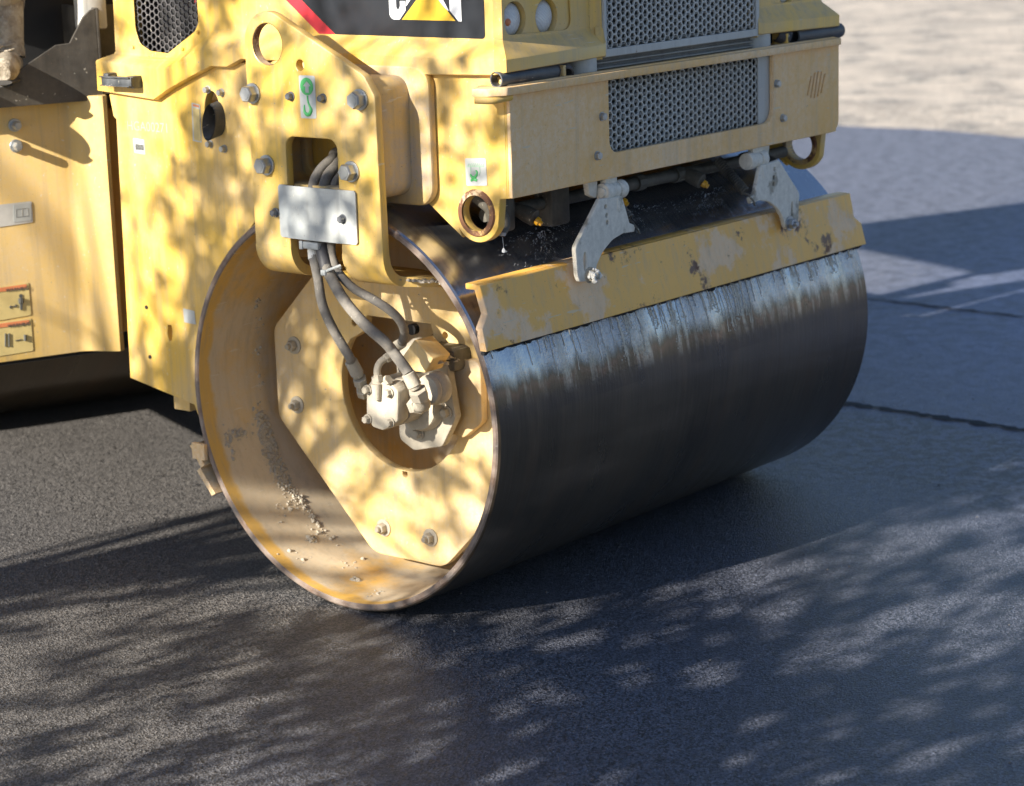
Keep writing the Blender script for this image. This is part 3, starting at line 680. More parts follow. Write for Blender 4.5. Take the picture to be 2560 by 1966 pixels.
# corner gusset band
b=MB(); b.box((.148,Y0+.019,1.335),(.182,-.560,1.668),.002); b.build('corner_flange','yellow',fp)
b=MB(); led=fillet([(.045,-.552),(.070,-.600),(.115,-.630),(1.965,-.630),(2.01,-.56),(1.98,-.50),(.15,-.50)],[.01,.03,.02,.01,.0,0,0],4)
b.plate(led,[],'z',1.640,1.664,.003); b.build('bumper_ledge','yellow_front',root)
b=MB(); b.tube([(.055,-.556,1.632),(.088,-.598,1.630),(.150,-.612,1.634)],.012,res=8); b.build('weld_bead','yellow',fp)
for p in ((1511,292),(1499,390),(1947,210),(1962,296)):
    q=ony(*p,Y0-.01); hexbolt('bolt',(q[0],Y0,q[1]),(0,-1,0),.0125,.014,'bolt_zinc',fp,washer=1.15,rot=random.random())
# lower mesh guard
b=MB(); s_=.0155
honey(b,.664,1.482,1.418,1.628,s_,.0042,0,.006,lambda a,c,d:(a,Y0+.022+d,c))
b.plate([(.60,1.38),(1.60,1.38),(1.60,1.66),(.60,1.66)],[[(.650,1.405),(1.497,1.405),(1.497,1.645),(.650,1.645)]],'y',Y0+.020,Y0+.026,.001)
b.build('mesh_guard','mesh_grey',root)
# radiator behind lower mesh
b=MB()
for k in range(12): b.box((.62,Y0+.045,1.40+k*.021),(1.50,Y0+.065,1.409+k*.021),.001,'radiator')
b.box((.60,Y0+.08,1.37),(1.52,Y0+.09,1.66),0,'radiator_dark'); b.build('oil_cooler','radiator_dark',root)
# upper grille
YG=-.592
b=MB(); honey(b,.667,1.468,1.745,2.16,s_,.0048,0,.006,lambda a,c,d:(a,YG+d,c))
b.plate([(.637,1.706),(1.500,1.706),(1.500,2.20),(.637,2.20)],[[(.650,1.730),(1.482,1.730),(1.482,2.175),(.650,2.175)]],'y',YG-.001,YG+.012,.002)
b.build('grille','mesh_grey',root)
b=MB()
for k in range(26): b.box((.62,YG+.022,1.668+k*.0165),(1.50,YG+.045,1.673+k*.0165),.001)
b.box((.60,YG+.052,1.64),(1.52,YG+.06,2.2),0,'radiator_dark')
for k in range(170): b.box((.64+k*.005,YG+.030,1.665),(.6415+k*.005,YG+.05,1.735),0)
b.build('radiator','radiator',root)
# drain hoses and end tanks above ledge
def openpipe(pts,r,mat,name):
    b=MB(); b.tube(pts,r,cap=False,res=16); b.tube(pts,r*.82,cap=False,res=16)
    for e,f in ((0,1),(-1,-2)):
        d=Vector(pts[f])-Vector(pts[e]); b.lathe([(0,r*.82),(0,r)],pts[e],d,n=24)
    return b.build(name,mat,root)
openpipe([(.120,-.585,1.684),(.25,-.585,1.684),(.40,-.575,1.684)],.0235,'tube_black','drain_hose')
openpipe([(.415,-.56,1.684),(.45,-.57,1.684),(.44,-.59,1.67)],.028,'hose_black','drain_hose')
openpipe([(1.74,-.575,1.684),(1.88,-.58,1.684),(2.03,-.58,1.684)],.0255,'tube_black','drain_hose')
openpipe([(1.66,-.56,1.70),(1.69,-.585,1.68)],.028,'hose_black','drain_hose')
for x in (.572,1.545):
    b=MB(); b.lathe([(-.03,.052),(.04,.052)],(x,-.545,1.69),(0,0,1),n=28); b.lathe([(-.03,0),(-.03,.045),(.06,.045)],(x,-.545,1.69),(0,0,1),n=28); b.build('radiator_tank','cover_grey',root)
for x,s in ((.42,1),(1.66,-1)):
    b=MB(); b.box((x,-.60,1.664),(x+.012,-.54,1.70),.001,mx=Matrix.Translation((0,0,0))); b.build('hose_gusset','yellow',root)
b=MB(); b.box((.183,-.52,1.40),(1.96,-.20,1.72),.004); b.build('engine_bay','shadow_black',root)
# ---- hood
hood=bpy.data.objects.new('hood',None); sc.collection.objects.link(hood); hood.parent=root
xs,xp=.120,.170; yF,yP=-.607,-.560; XG=.640
st=[(1.160,1.585,1.690,1.712),(.885,1.566,1.676,1.705),(.811,1.603,1.676,1.712),(.70,1.648,1.722,1.755),(.636,1.672,1.745,1.790),(.605,1.684,1.747,1.796),(.53,1.684,1.749,1.797),(.463,1.711,1.751,1.797),(-.03,1.711,1.748,1.795),(-.27,1.688,1.744,1.792),(-.30,1.687,1.744,1.792)]
path=[]  # (outer xy, inner xy, zb, zt, zl)
for i,(y,zb,zt,zl) in enumerate(st):
    yi=y if 0<i else 1.115
    path.append(((xs,y),(xp,yi),zb,zt,zl))
path.append(((xs,-.580),(xp,-.540),1.695,1.744,1.792)); path.append(((xs+.022,yF),(xp+.016,yP),1.700,1.744,1.790))
path.append(((XG-.02,yF+.004),(XG-.035,yP),1.708,1.748,1.792)); path.append(((XG,yF+.012),(XG,yP-.025),1.708,1.75,1.80))
def hoodhalf(b,mir):
    f=(lambda x:W-x) if mir else (lambda x:x)
    rows=[]
    for (ox,oy),(ix,iy),zb,zt,zl in path:
        nx_=(Vector((ix,iy))-Vector((ox,oy))); 
        inx,iny=ox+nx_.x*.25,oy+nx_.y*.25
        rows.append([b.bm.verts.new((f(x),y,z)) for x,y,z in ((ox+nx_.x*.9,oy+nx_.y*.9,zb+.002),(inx,iny,zb),(ox,oy,zb+.004),(ox,oy,zt-.004),(ox+nx_.x*.07,oy+nx_.y*.07,zt+.001),(ox+nx_.x*.93,oy+nx_.y*.93,zl-.003),(ix,iy,zl+.004))])
    for a,c in zip(rows,rows[1:]):
        for j in range(len(a)-1): b.bm.faces.new((a[j],c[j],c[j+1],a[j+1]))
    b.bm.faces.new(rows[0])
b=MB(); hoodhalf(b,0); hoodhalf(b,1)
b.build('hood_skirt','yellow_hood',hood,ang=22)
# side panels with mesh window
zl_line=[((p[1][1]),p[4]) for p in path[:-3]]
pl=[(p[1][1],p[4]) for p in path if p[1][0]<=xp+.001]
out=pl+[(-.540,2.16),(-.46,2.26),(1.06,2.26),(1.10,2.16)]
mw=fillet([(1.005,1.90+.22),(1.008,1.795),(.99,1.745),(.94,1.722),(.856,1.717),(.72,1.792),(.702,1.82),(.702,2.12)],[.03,.05,.03,.02,.01,.03,.02,.03],4)
for x in (xp,W-xp-.004):
    b=MB(); b.plate(out,[mw],'x',x,x+.004,.0015); sp_=b.build('hood_side_panel','yellow_hood',hood)
    b=MB(); honey(b,.69,1.02,1.70,2.15,.0135,.004,0,.004,lambda a,c,d:(x+.012+d,a,c)); b.build('side_vent_mesh','hose_black',sp_)
    if x<.5:
        b=MB(); b.tube([(x+.05,.73,1.95),(x+.04,.745,1.88),(x+.05,.725,1.85),(x+.06,.70,1.845)],.008); b.build('wiring','wire_red',sp_)
        near_panel=sp_
b=MB(); b.box((xp+.10,.60,1.65),(xp+.11,1.08,2.2),0); b.build('vent_backing','shadow_black',hood)
# front corner panels with lamps
for mir in (0,1):
    f=(lambda x:W-x) if mir else (lambda x:x)
    def fx(pts): return [(f(a),c) for a,c in pts]
    b=MB()
    xa,xb=xp+.016,XG-.035
    rec=fillet([(.198,1.805),(.515,1.800),(.500,2.10),(.198,2.10)],.03,5)
    b.plate(fx([(xa,1.790),(xb,1.792),(xb,2.26),(xa,2.26)]),[fx(rec)],'y',yP,yP+.004,.0012)
    q=[(f(xp),-.540),(f(xa),yP)]
    # chamfer corner
    b.quad([(q[0][0],q[0][1],1.795),(q[1][0],q[1][1],1.795),(q[1][0],q[1][1],2.26),(q[0][0],q[0][1],2.26)])
    # return toward the grille
    b.quad([(f(xb),yP,1.795),(f(XG-.006),yP-.025,1.800),(f(XG-.006),yP-.025,2.26),(f(xb),yP,2.26)])
    b.quad([(f(XG-.006),yP-.025,1.70),(f(XG-.004),yP+.02,1.70),(f(XG-.004),yP+.02,2.26),(f(XG-.006),yP-.025,2.26)])
    b.quad([(f(XG-.006),yP-.025,1.70),(f(XG-.030),yP-.018,1.70),(f(XG-.030),yP-.018,1.8),(f(XG-.006),yP-.025,1.8)])
    hp=b.build('hood_corner_panel','yellow_hood',hood,ang=20)
    b=MB(); ls=[(.250,1.847),(.402,1.845)]
    rin=fillet([(.190,1.798),(.522,1.793),(.507,2.107),(.190,2.107)],.03,5)
    b.plate(fx(rin),[circ((f(a),c),.053,36) for a,c in ls],'y',yP+.006,yP+.010,.001)
    for a,c in ls: b.lathe([(0,.0528),(.03,.050)],(f(a),yP+.006,c),(0,1,0),n=36)
    b.build('lamp_panel','yellow_hood',hp)
    for k,(a,c) in enumerate(ls):
        b=MB(); b.lathe([(0,0),(.002,.02),(.006,.036),(.014,.047),(.016,.048),(.016,.045)],(f(a),yP+.008,c),(0,1,0),n=36); o=b.build('lamp','lamp_glass',hp)
        b=MB(); b.lathe([(.016,.052),(.03,.045),(.045,.02),(.047,0)],(f(a),yP+.008,c),(0,1,0),n=30); 
        b.build('reflector','reflector_cup',hp)
        if k==0 and not mir:
            b=MB(); b.lathe([(0,0),(0,.012),(.02,.012),(.026,.006),(.026,0)],(f(a)-.022,yP+.032,c-.006),(0,-1,0),n=14); b.build('indicator_bulb','label_orange',hp)
# roof and rear wall of hood
b=MB(); b.plate([(xp,-.50),(W-xp,-.50),(W-xp,1.10),(xp,1.10)],[],'z',2.256,2.262,.001)
b.box((xp+.006,1.09,1.60),(W-xp-.006,1.105,2.255),.001)
b.box((XG-.1,yP+.03,2.2),(W-XG+.1,-.49,2.255),.001)
b.build('hood_top','yellow_hood',hood)
# handle
b=MB(); hd=lambda x,p:(x,*onx(*ZZ1(*p),x))
b.box((-.010,-.074,-.016),(.010,.074,.016),.004,mx=Matrix.Translation((.082,1.010,1.628)))
b.box((-.022,-.012,-.018),(.022,.012,.018),.003,mx=Matrix.Translation((.102,1.070,1.634)))
b.box((-.022,-.016,-.020),(.022,.016,.020),.003,mx=Matrix.Translation((.102,.952,1.626)))
b.box((.064,.94,1.612),(.072,1.085,1.616),.001); b.box((.064,.94,1.640),(.072,1.085,1.644),.001)
b.build('door_handle','tube_black',hood)
for p in ((334,118),(375,145),(422,151),(496,81),(458,123)):
    q=onx(*p,xp); hexbolt('rivet',(xp-.0,*q),(-1,0,0),.006,.008,'yellow_hood',near_panel,washer=1.3)
# decals
dx=xp-.0006
b=lab('black_decal','decal_black',near_panel,fillet([(.090,1.796),(-.508,1.796),(-.508,2.05),(.43,2.05)],[.0,.012,.01,.0]),dx)
blk=b
lab('red_stripe','decal_red',blk,fillet([(.160,1.796),(.0915,1.796),(.4315,2.05),(.50,2.05)],[.012,0,0,0]),dx)
d2=dx-.0013
Lz=1.846; Lh=.145
cpts=fillet([(-.138,Lz+Lh),(-.138,Lz),(-.178,Lz),(-.203,Lz+.027),(-.203,Lz+.055),(-.182,Lz+.055),(-.182,Lz+.04),(-.174,Lz+.027),(-.166,Lz+.035),(-.166,Lz+Lh-.035),(-.174,Lz+Lh-.027),(-.182,Lz+Lh-.035),(-.182,Lz+Lh-.055),(-.203,Lz+Lh-.055),(-.203,Lz+Lh)],[.03,.03,.004,.0,0,0,0,.006,.006,.006,.006,.006,0,0,.03])
lab('emblem_letter','decal_white',blk,cpts,d2)
lab('emblem_letter','decal_white',blk,[(-.2065,Lz+.040),(-.209,Lz+.085),(-.245,Lz+Lh),(-.295,Lz+Lh),(-.372,Lz+.032),(-.372,Lz+.028),(-.350,Lz+.045),(-.285,Lz+.115),(-.262,Lz+.100)],d2)
lab('emblem_triangle','decal_yellow',blk,[(-.187,Lz+.0),(-.398,Lz),(-.292,Lz+.102)],d2)
lab('emblem_letter','decal_white',blk,[(-.422,Lz-.001),(-.422,Lz+Lh-.035),(-.45,Lz+Lh-.035),(-.45,Lz+Lh),(-.34,Lz+Lh),(-.34,Lz+Lh-.035),(-.377,Lz+Lh-.035),(-.377,Lz+.030),(-.410,Lz-.001)],d2)
# ---- front scraper
b=MB()
def sy(z): return -.605+(z-.912)*(.039/.184)
up_=[(.020,1.096),(2.11,1.096),(2.110,1.010),(2.140,.985),(2.148,.908),(-.012,.908),(-.012,.975),(.030,1.010)]
A=Matrix.Identity(4)
pl_=MB(); pl_.plate(up_,[],'y',-.014,.012,.003)
for v in pl_.bm.verts:
    z=v.co.z; off=sy(z)+(-.006 if z<1.0 else 0); v.co.y+=off
pl_.box((.020,-.566,1.080),(2.11,-.525,1.098),.003)
scr=pl_.build('scraper_blade','yellow_blade',root)
b=MB(); pts=[]
for i in range(120):
    x=-.01+i*2.15/119; pts.append((x,-.606+random.uniform(-.003,.003),.903+random.uniform(-.004,.004)))
b.tube(pts,[random.uniform(.003,.008) for _ in pts],res=6); b.build('tar_bead','shadow_black',scr)
ZC=lambda x,y:(1230+x/5.47,400+y/5.47)
ya=-.622
ap=[ony(*ZC(*p),ya) for p in ((1480,535),(1785,505),(1885,865),(1965,895),(1948,985),(1800,1005),(1650,1095),(1510,1270),(1440,1430),(1400,1600))]+[ony(*p,ya) for p in ((1481,702),(1450,706),(1444,690),(1440,640),(1438,620),(1448,600))]
ap=fillet(ap,[.003,.003,.004,.003,.003,.05,.08,.08,.05,.02,.014,.014,.02,.02,.03,.03],4)
slotc=ony(*ZC(1275,1370),ya); hc=[ony(*ZC(1558,645),ya),ony(*ZC(1572,765),ya),ony(*ZC(1580,860),ya)]
bp_=ony(1474,688,ya)
HX,HZ=(lambda q:(q[0],q[1]))(ony(1591,575,-.628))
for mir in (0,1):
    f=(lambda x:W-x) if mir else (lambda x:x)
    b=MB(); holes=[circ((slotc[0],slotc[1]-.005),.0075,16,ry=.030)]+[circ(c,.0065,16,ry=.008) for c in hc]
    b.plate([(f(x),z) for x,z in ap],[[(f(x),z) for x,z in h_] for h_ in holes],'y',ya,ya+.016,.003)
    arm=b.build('scraper_arm','arm_grey',root)
    b=MB(); hx=.655; hz=1.293
    for a0,a1,rr_ in ((-.045,-.010,.029),(-.008,.024,.027),(.026,.060,.029)):
        b.lathe([(a0,.0),(a0,rr_*.94),(a0+.003,rr_),(a1-.003,rr_),(a1,rr_*.94),(a1,0)],(f(hx),-.590,hz),(1 if not mir else -1,0,0),n=28)
    b.lathe([(-.052,0),(-.052,.016),(-.044,.018)],(f(hx),-.590,hz),(1 if not mir else -1,0,0),n=20)
    b.box((f(hx)-.012,-.625,hz-.062),(f(hx)+.012,-.60,hz-.015),.006)
    b.build('hinge_barrel','arm_grey',arm)
    b=MB(); b.plate(fillet([(f(hx-.105),1.335),(f(hx-.095),1.290),(f(hx-.060),1.275),(f(hx-.052),1.335)],.008),[],'y',-.600+.02,-.56,.002)
    b.box((min(f(hx-.035),f(hx+.025)),-.598,1.29),(max(f(hx-.035),f(hx+.025)),-.575,1.345),.003); b.build('hinge_plate','arm_grey',root)
    hexbolt('adjuster_bolt',(f(bp_[0]),ya,bp_[1]),(0,-1,0),.0185,.024,'bolt_zinc' if mir else 'motor_grey',arm,washer=1.35,stud=.012)
    if not mir:
        sp=[]
        for _ in range(60):
            a=random.uniform(0,6.3); r_=random.uniform(0,.020); sp.append(((bp_[0]+r_*math.cos(a),ya-.012-random.uniform(0,.02),bp_[1]+r_*math.sin(a)),(math.cos(a)*.4,-1,math.sin(a)*.4),random.uniform(.005,.009)))
        crumbs('dried_splash',arm,sp,'sponge_white')
    # spring
    hk_=Vector((f(HX),-.628,HZ)); tp_=onx(1790,397,W-HX)
    p1=hk_+Vector((0,-.004,.004)); p0=Vector((f(HX),tp_[0],tp_[1])); b=MB(); d=(p1-p0); L=d.length; d.normalize(); u_=d.orthogonal().normalized(); v_=d.cross(u_); pts=[]
    turns=17
    for i in range(turns*12+1):
        a=2*math.pi*i/12; pts.append(p0+d*(L*(.02+.76*i/(turns*12)))+(u_*math.cos(a)+v_*math.sin(a))*.0145)
    b.tube(pts,.0040,res=4,smooth=False); b.tube([pts[-1],p0+d*L*.84,p0+d*L*.95,p1,p1+Vector((.004,-.006,-.016))],.0034,res=6)
    b.build('spring','sprayed_dark',arm)
# ---- spray bar
b=MB(); b.tube([(.23,-.43,1.262),(W-.23,-.43,1.262)],.020,smooth=False,res=14)
for x in (.30,.56,1.02,1.24,1.66): b.lathe([(-.02,.0),(-.02,.027),(.02,.027),(.02,0)],(x,-.43,1.262),(1,0,0),n=10)
b.box((.505,-.475,1.19),(.60,-.40,1.34),.012); b.box((.27,-.47,1.205),(.335,-.40,1.31),.012)
b.tube([(.20,-.42,1.33),(.225,-.46,1.29),(.24,-.46,1.255),(.30,-.44,1.26)],.022)
b.tube([(.205,-.50,1.285),(.235,-.505,1.265),(.235,-.51,1.235),(.215,-.51,1.215)],.0125)
bar=b.build('spray_bar','sprayed_dark',root)
b=MB(); b.box((-.04,-.03,-.02),(.04,.03,.02),.006,mx=Matrix.Translation((1.0,-.36,1.33))); b.box((.2,-.36,1.30),(W-.2,-.32,1.36),.006); b.build('spray_frame','steel_black',root)
for i,x in enumerate((.394,.838,1.292,1.736)):
    b=MB(); yz=(-.521,1.221); 
    b.tube([(x-.02,-.44,1.262),(x-.012,-.47,1.25),(x-.008,-.50,1.238)],[.020,.026,.026],smooth=False,res=10)
    nz=b.build('spray_nozzle','sprayed_dark',root)
    b=MB(); b.lathe([(0,.0),(0,.013),(.012,.013),(.014,.0085),(.022,.008),(.024,0)],(x-.005,-.503,1.232),(.25,-.75,-.55),n=8); b.build('nozzle_tip','nozzle_yellow',nz)
# water jets: thin ribbons of water and a veil of mist from each nozzle
for i,x in enumerate((.394,.838,1.292,1.736)):
    b=MB(); O=Vector((x,-.524,1.217))
    for k in range(230):
        a=random.choice((-1.35,-1.1,-.5,-.2,0,.25,.6,1.2,1.42))+random.gauss(0,.09); L=.02+.13*random.random()**1.3
        d=Vector((math.sin(a)*1.5,random.uniform(-.08,.08),-abs(math.cos(a))*.75-.10)); P=O+d*L; q=d.normalized()*random.uniform(.002,.007)
        b.tube([P,P+q],[.00045,.0003],res=2,smooth=False,cap=False)
    j=b.build('water_jet','water',root); j['kind']='stuff'
b=MB(); P=(.212,-.513,1.195); b.lathe([(-.006,.0),(-.003,.011),(.006,.011),(.010,0)],(.214,-.513,1.213),(0,0,1),n=12)
b.tube([(.214,-.513,1.205),(.216,-.513,1.185),(.217,-.513,1.172)],.0009,res=4); b.lathe([(-.007,0),(-.004,.0055),(.001,.006),(.008,.002),(.011,0)],(.217,-.513,1.163),(0,0,1),n=14); b.build('water_drip','water',root)['kind']='stuff'
# ---- rear scraper
b=MB()
prof=[(.664,.452),(.650,.476),(.636,.478)]; 
A_=[(.668,.448),(.622,.380),(.642,.366),(.578,.290)]
th=.020
for (y0,z0_),(y1,z1_) in zip(A_,A_[1:]):
    d=Vector((y1-y0,z1_-z0_)).normalized(); nn=Vector((-d.y,d.x))
    a=[Vector((y0,z0_)),Vector((y1,z1_))]; off=Vector((-.018,.010))
    sec=[a[0],a[1],a[1]+off,a[0]+off]
    va=[b.bm.verts.new((-.015,p.x,p.y)) for p in sec]; vb=[b.bm.verts.new((W+.01,p.x,p.y)) for p in sec]
    for k in range(4): b.bm.faces.new((va[k],va[(k+1)%4],vb[(k+1)%4],vb[k]))
    b.bm.faces.new(va); b.bm.faces.new(vb)
b.box((-.0155,.60,.405),(-.0,.66,.46),.002); b.build('rear_scraper_blade','yellow_front',root,ang=20)
b=MB(); b.box((.3,.62,.42),(.34,.95,.47),.004); b.box((1.8,.62,.42),(1.84,.95,.47),.004); b.box((.17,.86,.50),(W-.17,.94,1.5),.004); b.build('frame_crossmember','yellow_rear',root)
# ---- rear frame (articulated, turned about 21 deg)
AR=R_(21); e1=Vector((math.cos(AR),-math.sin(AR),0)); e2=Vector((math.sin(AR),math.cos(AR),0))
O=Vector((.14,1.35,0)); RM=Matrix(((e1.x,e2.x,0,O.x),(e1.y,e2.y,0,O.y),(0,0,1,0),(0,0,0,1)))
def onr(x,y,d=0): # (s,z) on the rear frame's front face plane at depth d
    dr=px(x,y); P0=O+e2*d; k=(P0-CAM).dot(e2)/dr.dot(e2); P=CAM+dr*k; return ((P-O).dot(e1),P.z)
rf=bpy.data.objects.new('rear_frame',None); sc.collection.objects.link(rf); rf.parent=root
zb=onr(216,878)[1]; sL=onr(0,913)
b=MB()
# plan outline of the tank front: flat face, inside fold forward, rounded end
zt=1.56
plan=[(-.50,0),(-.02,0),(.0,-.004),(.018,-.014),(.085,-.075),(.100,-.084),(.115,-.080),(.122,-.066),(.122,.9),(-.50,.9)]
b.plate(plan,[],'z',zb,zt,.003,mx=RM); 
b.build('tank_housing','yellow_rear',rf,ang=40)
b=MB(); b.box((.123,.06,.70),(1.6,.5,1.50),.01,mx=RM); b.build('articulation_housing','yellow_rear',rf)
b=MB(); b.box((-.46,.22,.60),(1.6,2.9,.72),.02,mx=RM); b.build('underbody_shade','shadow_black',rf)  # added black box standing in for the deep shade under the rear frame
for p in ((36,313),(39,365)):
    s,z=onr(*p); o=hexbolt('bolt',(0,0,0),(0,-1,0),.015,.040,'bolt_zinc',rf,washer=1.5,rot=.2); o.matrix_basis=RM@Matrix.Translation((s,-.001,z))
def rlab(name,mat,parent,pts,d,r=.006):
    b=MB(); b.plate(fillet([onr(*p,d) for p in pts],r),[],'y',d-.001,d,.0002,mx=RM); return b.build(name,mat,parent,smooth=False)
ZF=lambda x,y:(x*.29767,480+y*.29767)
l=rlab('manual_label','label_grey',rf,[ZF(-60,115),ZF(265,78),ZF(278,255),ZF(-60,305)],-.001)
rlab('label_panel','label_white',l,[ZF(112,112),ZF(258,94),ZF(264,240),ZF(114,258)],-.0025,.003)
b=MB()
for a_,c_ in (((135,150),(135,215)),((135,150),(185,142)),((185,142),(235,138)),((235,138),(238,205)),((135,215),(187,208)),((187,208),(238,205)),((186,142),(188,208))):
    s0,z0_=onr(*ZF(*a_),-.003); s1,z1_=onr(*ZF(*c_),-.003); b.tube([(s0,-.003,z0_),(s1,-.003,z1_)],.0016,res=4,smooth=False,mx=RM)
b.build('book_symbol','label_line',l)
for yy,ic in ((0,1),(300,0)):
    l=rlab('warning_label','label_yellow',rf,[ZF(-60,805+yy),ZF(238+yy*.07,760+yy),ZF(262+yy*.06,1035+yy),ZF(-60,1090+yy)],-.001)
    l2=rlab('warning_header','label_orange',l,[ZF(-60,815+yy),ZF(222+yy*.07,775+yy),ZF(226+yy*.07,808+yy),ZF(-60,850+yy)],-.0025,.001)
    b=MB()
    if ic:
        for r_,p in ((.007,(176,875)),): 
            s,z=onr(*ZF(*p),-.003); b.plate(circ((s,z),r_,14),[],'y',-.0035,-.0025,.0001,mx=RM)
        for a_,c_,r_ in (((172,892),(172,935),.006),((184,892),(184,935),.006),((172,935),(174,990),.003),((184,935),(184,988),.003),((158,895),(160,940),.002),((197,895),(198,935),.002),((80,968),(140,958),.0018),((80,968),(92,956),.0016),((80,968),(92,980),.0016),((140,958),(130,947),.0016),((140,958),(130,970),.0016)):
            s0,z0_=onr(*ZF(*a_),-.003); s1,z1_=onr(*ZF(*c_),-.003); b.tube([(s0,-.003,z0_),(s1,-.003,z1_)],r_,res=4,smooth=False,mx=RM)
    else:
        for a_,c_,r_ in (((45,1190),(45,1300),.0025),((75,1190),(78,1300),.0025),((130,1250),(180,1240),.0018),((210,1200),(212,1250),.005)):
            s0,z0_=onr(*ZF(*a_),-.003); s1,z1_=onr(*ZF(*c_),-.003); b.tube([(s0,-.003,z0_),(s1,-.003,z1_)],r_,res=4,smooth=False,mx=RM)
    b.build('safety_symbol','label_ink',l)
# word on the two headers
for yy in (0,300):
    cu=bpy.data.curves.new('t','FONT'); cu.body='WARNING'; cu.size=.017; cu.extrude=.0003
    me=curve_mesh(cu); s,z=onr(*ZF(50+yy*.05,843+yy),-.004)
    b=MB(); b.add(me,RM@Matrix.Translation((s,-.0040,z))@Matrix.Rotation(math.pi/2,4,'X')); b.build('warning_word','label_ink',rf,smooth=False)
# step bracket: dark steel plate in front of the tank top
YD=-.05
ZA=lambda x,y:(x/6.2222,y/6.2222)
top_=[onr(*ZA(*p),YD) for p in ((-600,1440),(190,1325),(245,1150),(390,1030),(870,705),(1085,675),(1290,270),(1400,160))]
tp=[(-.52,1.575)]+[p for p in top_[1:]]
s1,z1_=onr(*ZA(1480,130),YD); bot0=onr(0,273,YD); bot1=onr(237,249,YD); s2=onr(*ZA(1480,900),YD)[0]
zB_=(bot0[1]+bot1[1])/2
b=MB(); fold=onr(161,255,YD)[0]
b.plate([(-.52,zB_)]+tp+[(s1,z1_),(s1,zB_)],[],'y',YD,YD+.010,.002,mx=RM)
b.box((s1,YD,zB_),(s1+.012,.3,z1_),.002,mx=RM)
b.plate([(s1,z1_),(s1+.35,z1_+.01),(s1+.35,zB_),(s1,zB_)],[],'y',YD+.12,YD+.13,.001,mx=RM)
b.box((-.52,YD+.01,zB_),(s1,-.0,zB_+.012),.002,mx=RM)
b.build('step_bracket','steel_black',rf)
b=MB(); s,z=onr(35,185,YD+.05)
for k in range(6): b.box((-.52,YD+.02+k*.035,1.61),(s+.02,YD+.045+k*.035,1.625),.003,mx=RM)
b.box((-.52,YD+.015,1.575),(onr(33,200,YD)[0],YD+.022,1.624),.002,mx=RM)
b.box((-.52,YD+.02,1.56),(.5,.9,1.575),.002,mx=RM)
b.build('platform_tread','white_paint',rf)
b=MB(); b.box((-.6,.32,1.56),(.75,.36,2.5),.004,mx=RM); b.build('dash_panel','shadow_black',rf)
p0=onr(230,-60,YD+.06); p1=onr(232,30,YD+.06)
b=MB(); b.box((p1[0]-.045,YD+.04,p1[1]-.06),(p1[0]+.045,YD+.13,2.6),.01,mx=RM); b.build('handrail_post','white_paint',rf)
b=MB(); b.box((-.35,.40,2.86),(1.75,2.25,2.95),.03,mx=RM)
for a_,c_ in ((-.25,.5),(1.6,.5),(-.25,2.1),(1.6,2.1)): b.box((a_-.035,c_-.035,1.5),(a_+.035,c_+.035,2.87),.008,mx=RM)
b.build('canopy','yellow_rear',rf)
# seat base and rear drum behind so the machine carries on past the frame
b=MB(); b.box((-.75,.37,1.58),(-.25,.85,1.95),.03,mx=RM); b.build('seat','navy_cloth',rf)
b=MB(); b.lathe([(0,.60),(.02,.65),(2.0,.65),(2.03,.60),(2.03,0)],RM@Vector((-.35,2.1,.65)),e1,n=80); b.lathe([(0,0),(0,.6)],RM@Vector((-.35,2.1,.65)),e1,n=80); b.build('rear_drum','drum_steel',root)
b=MB(); b.box((-.2,.85,1.0),(1.7,2.9,1.55),.02,mx=RM); b.build('rear_body','yellow_rear',rf)
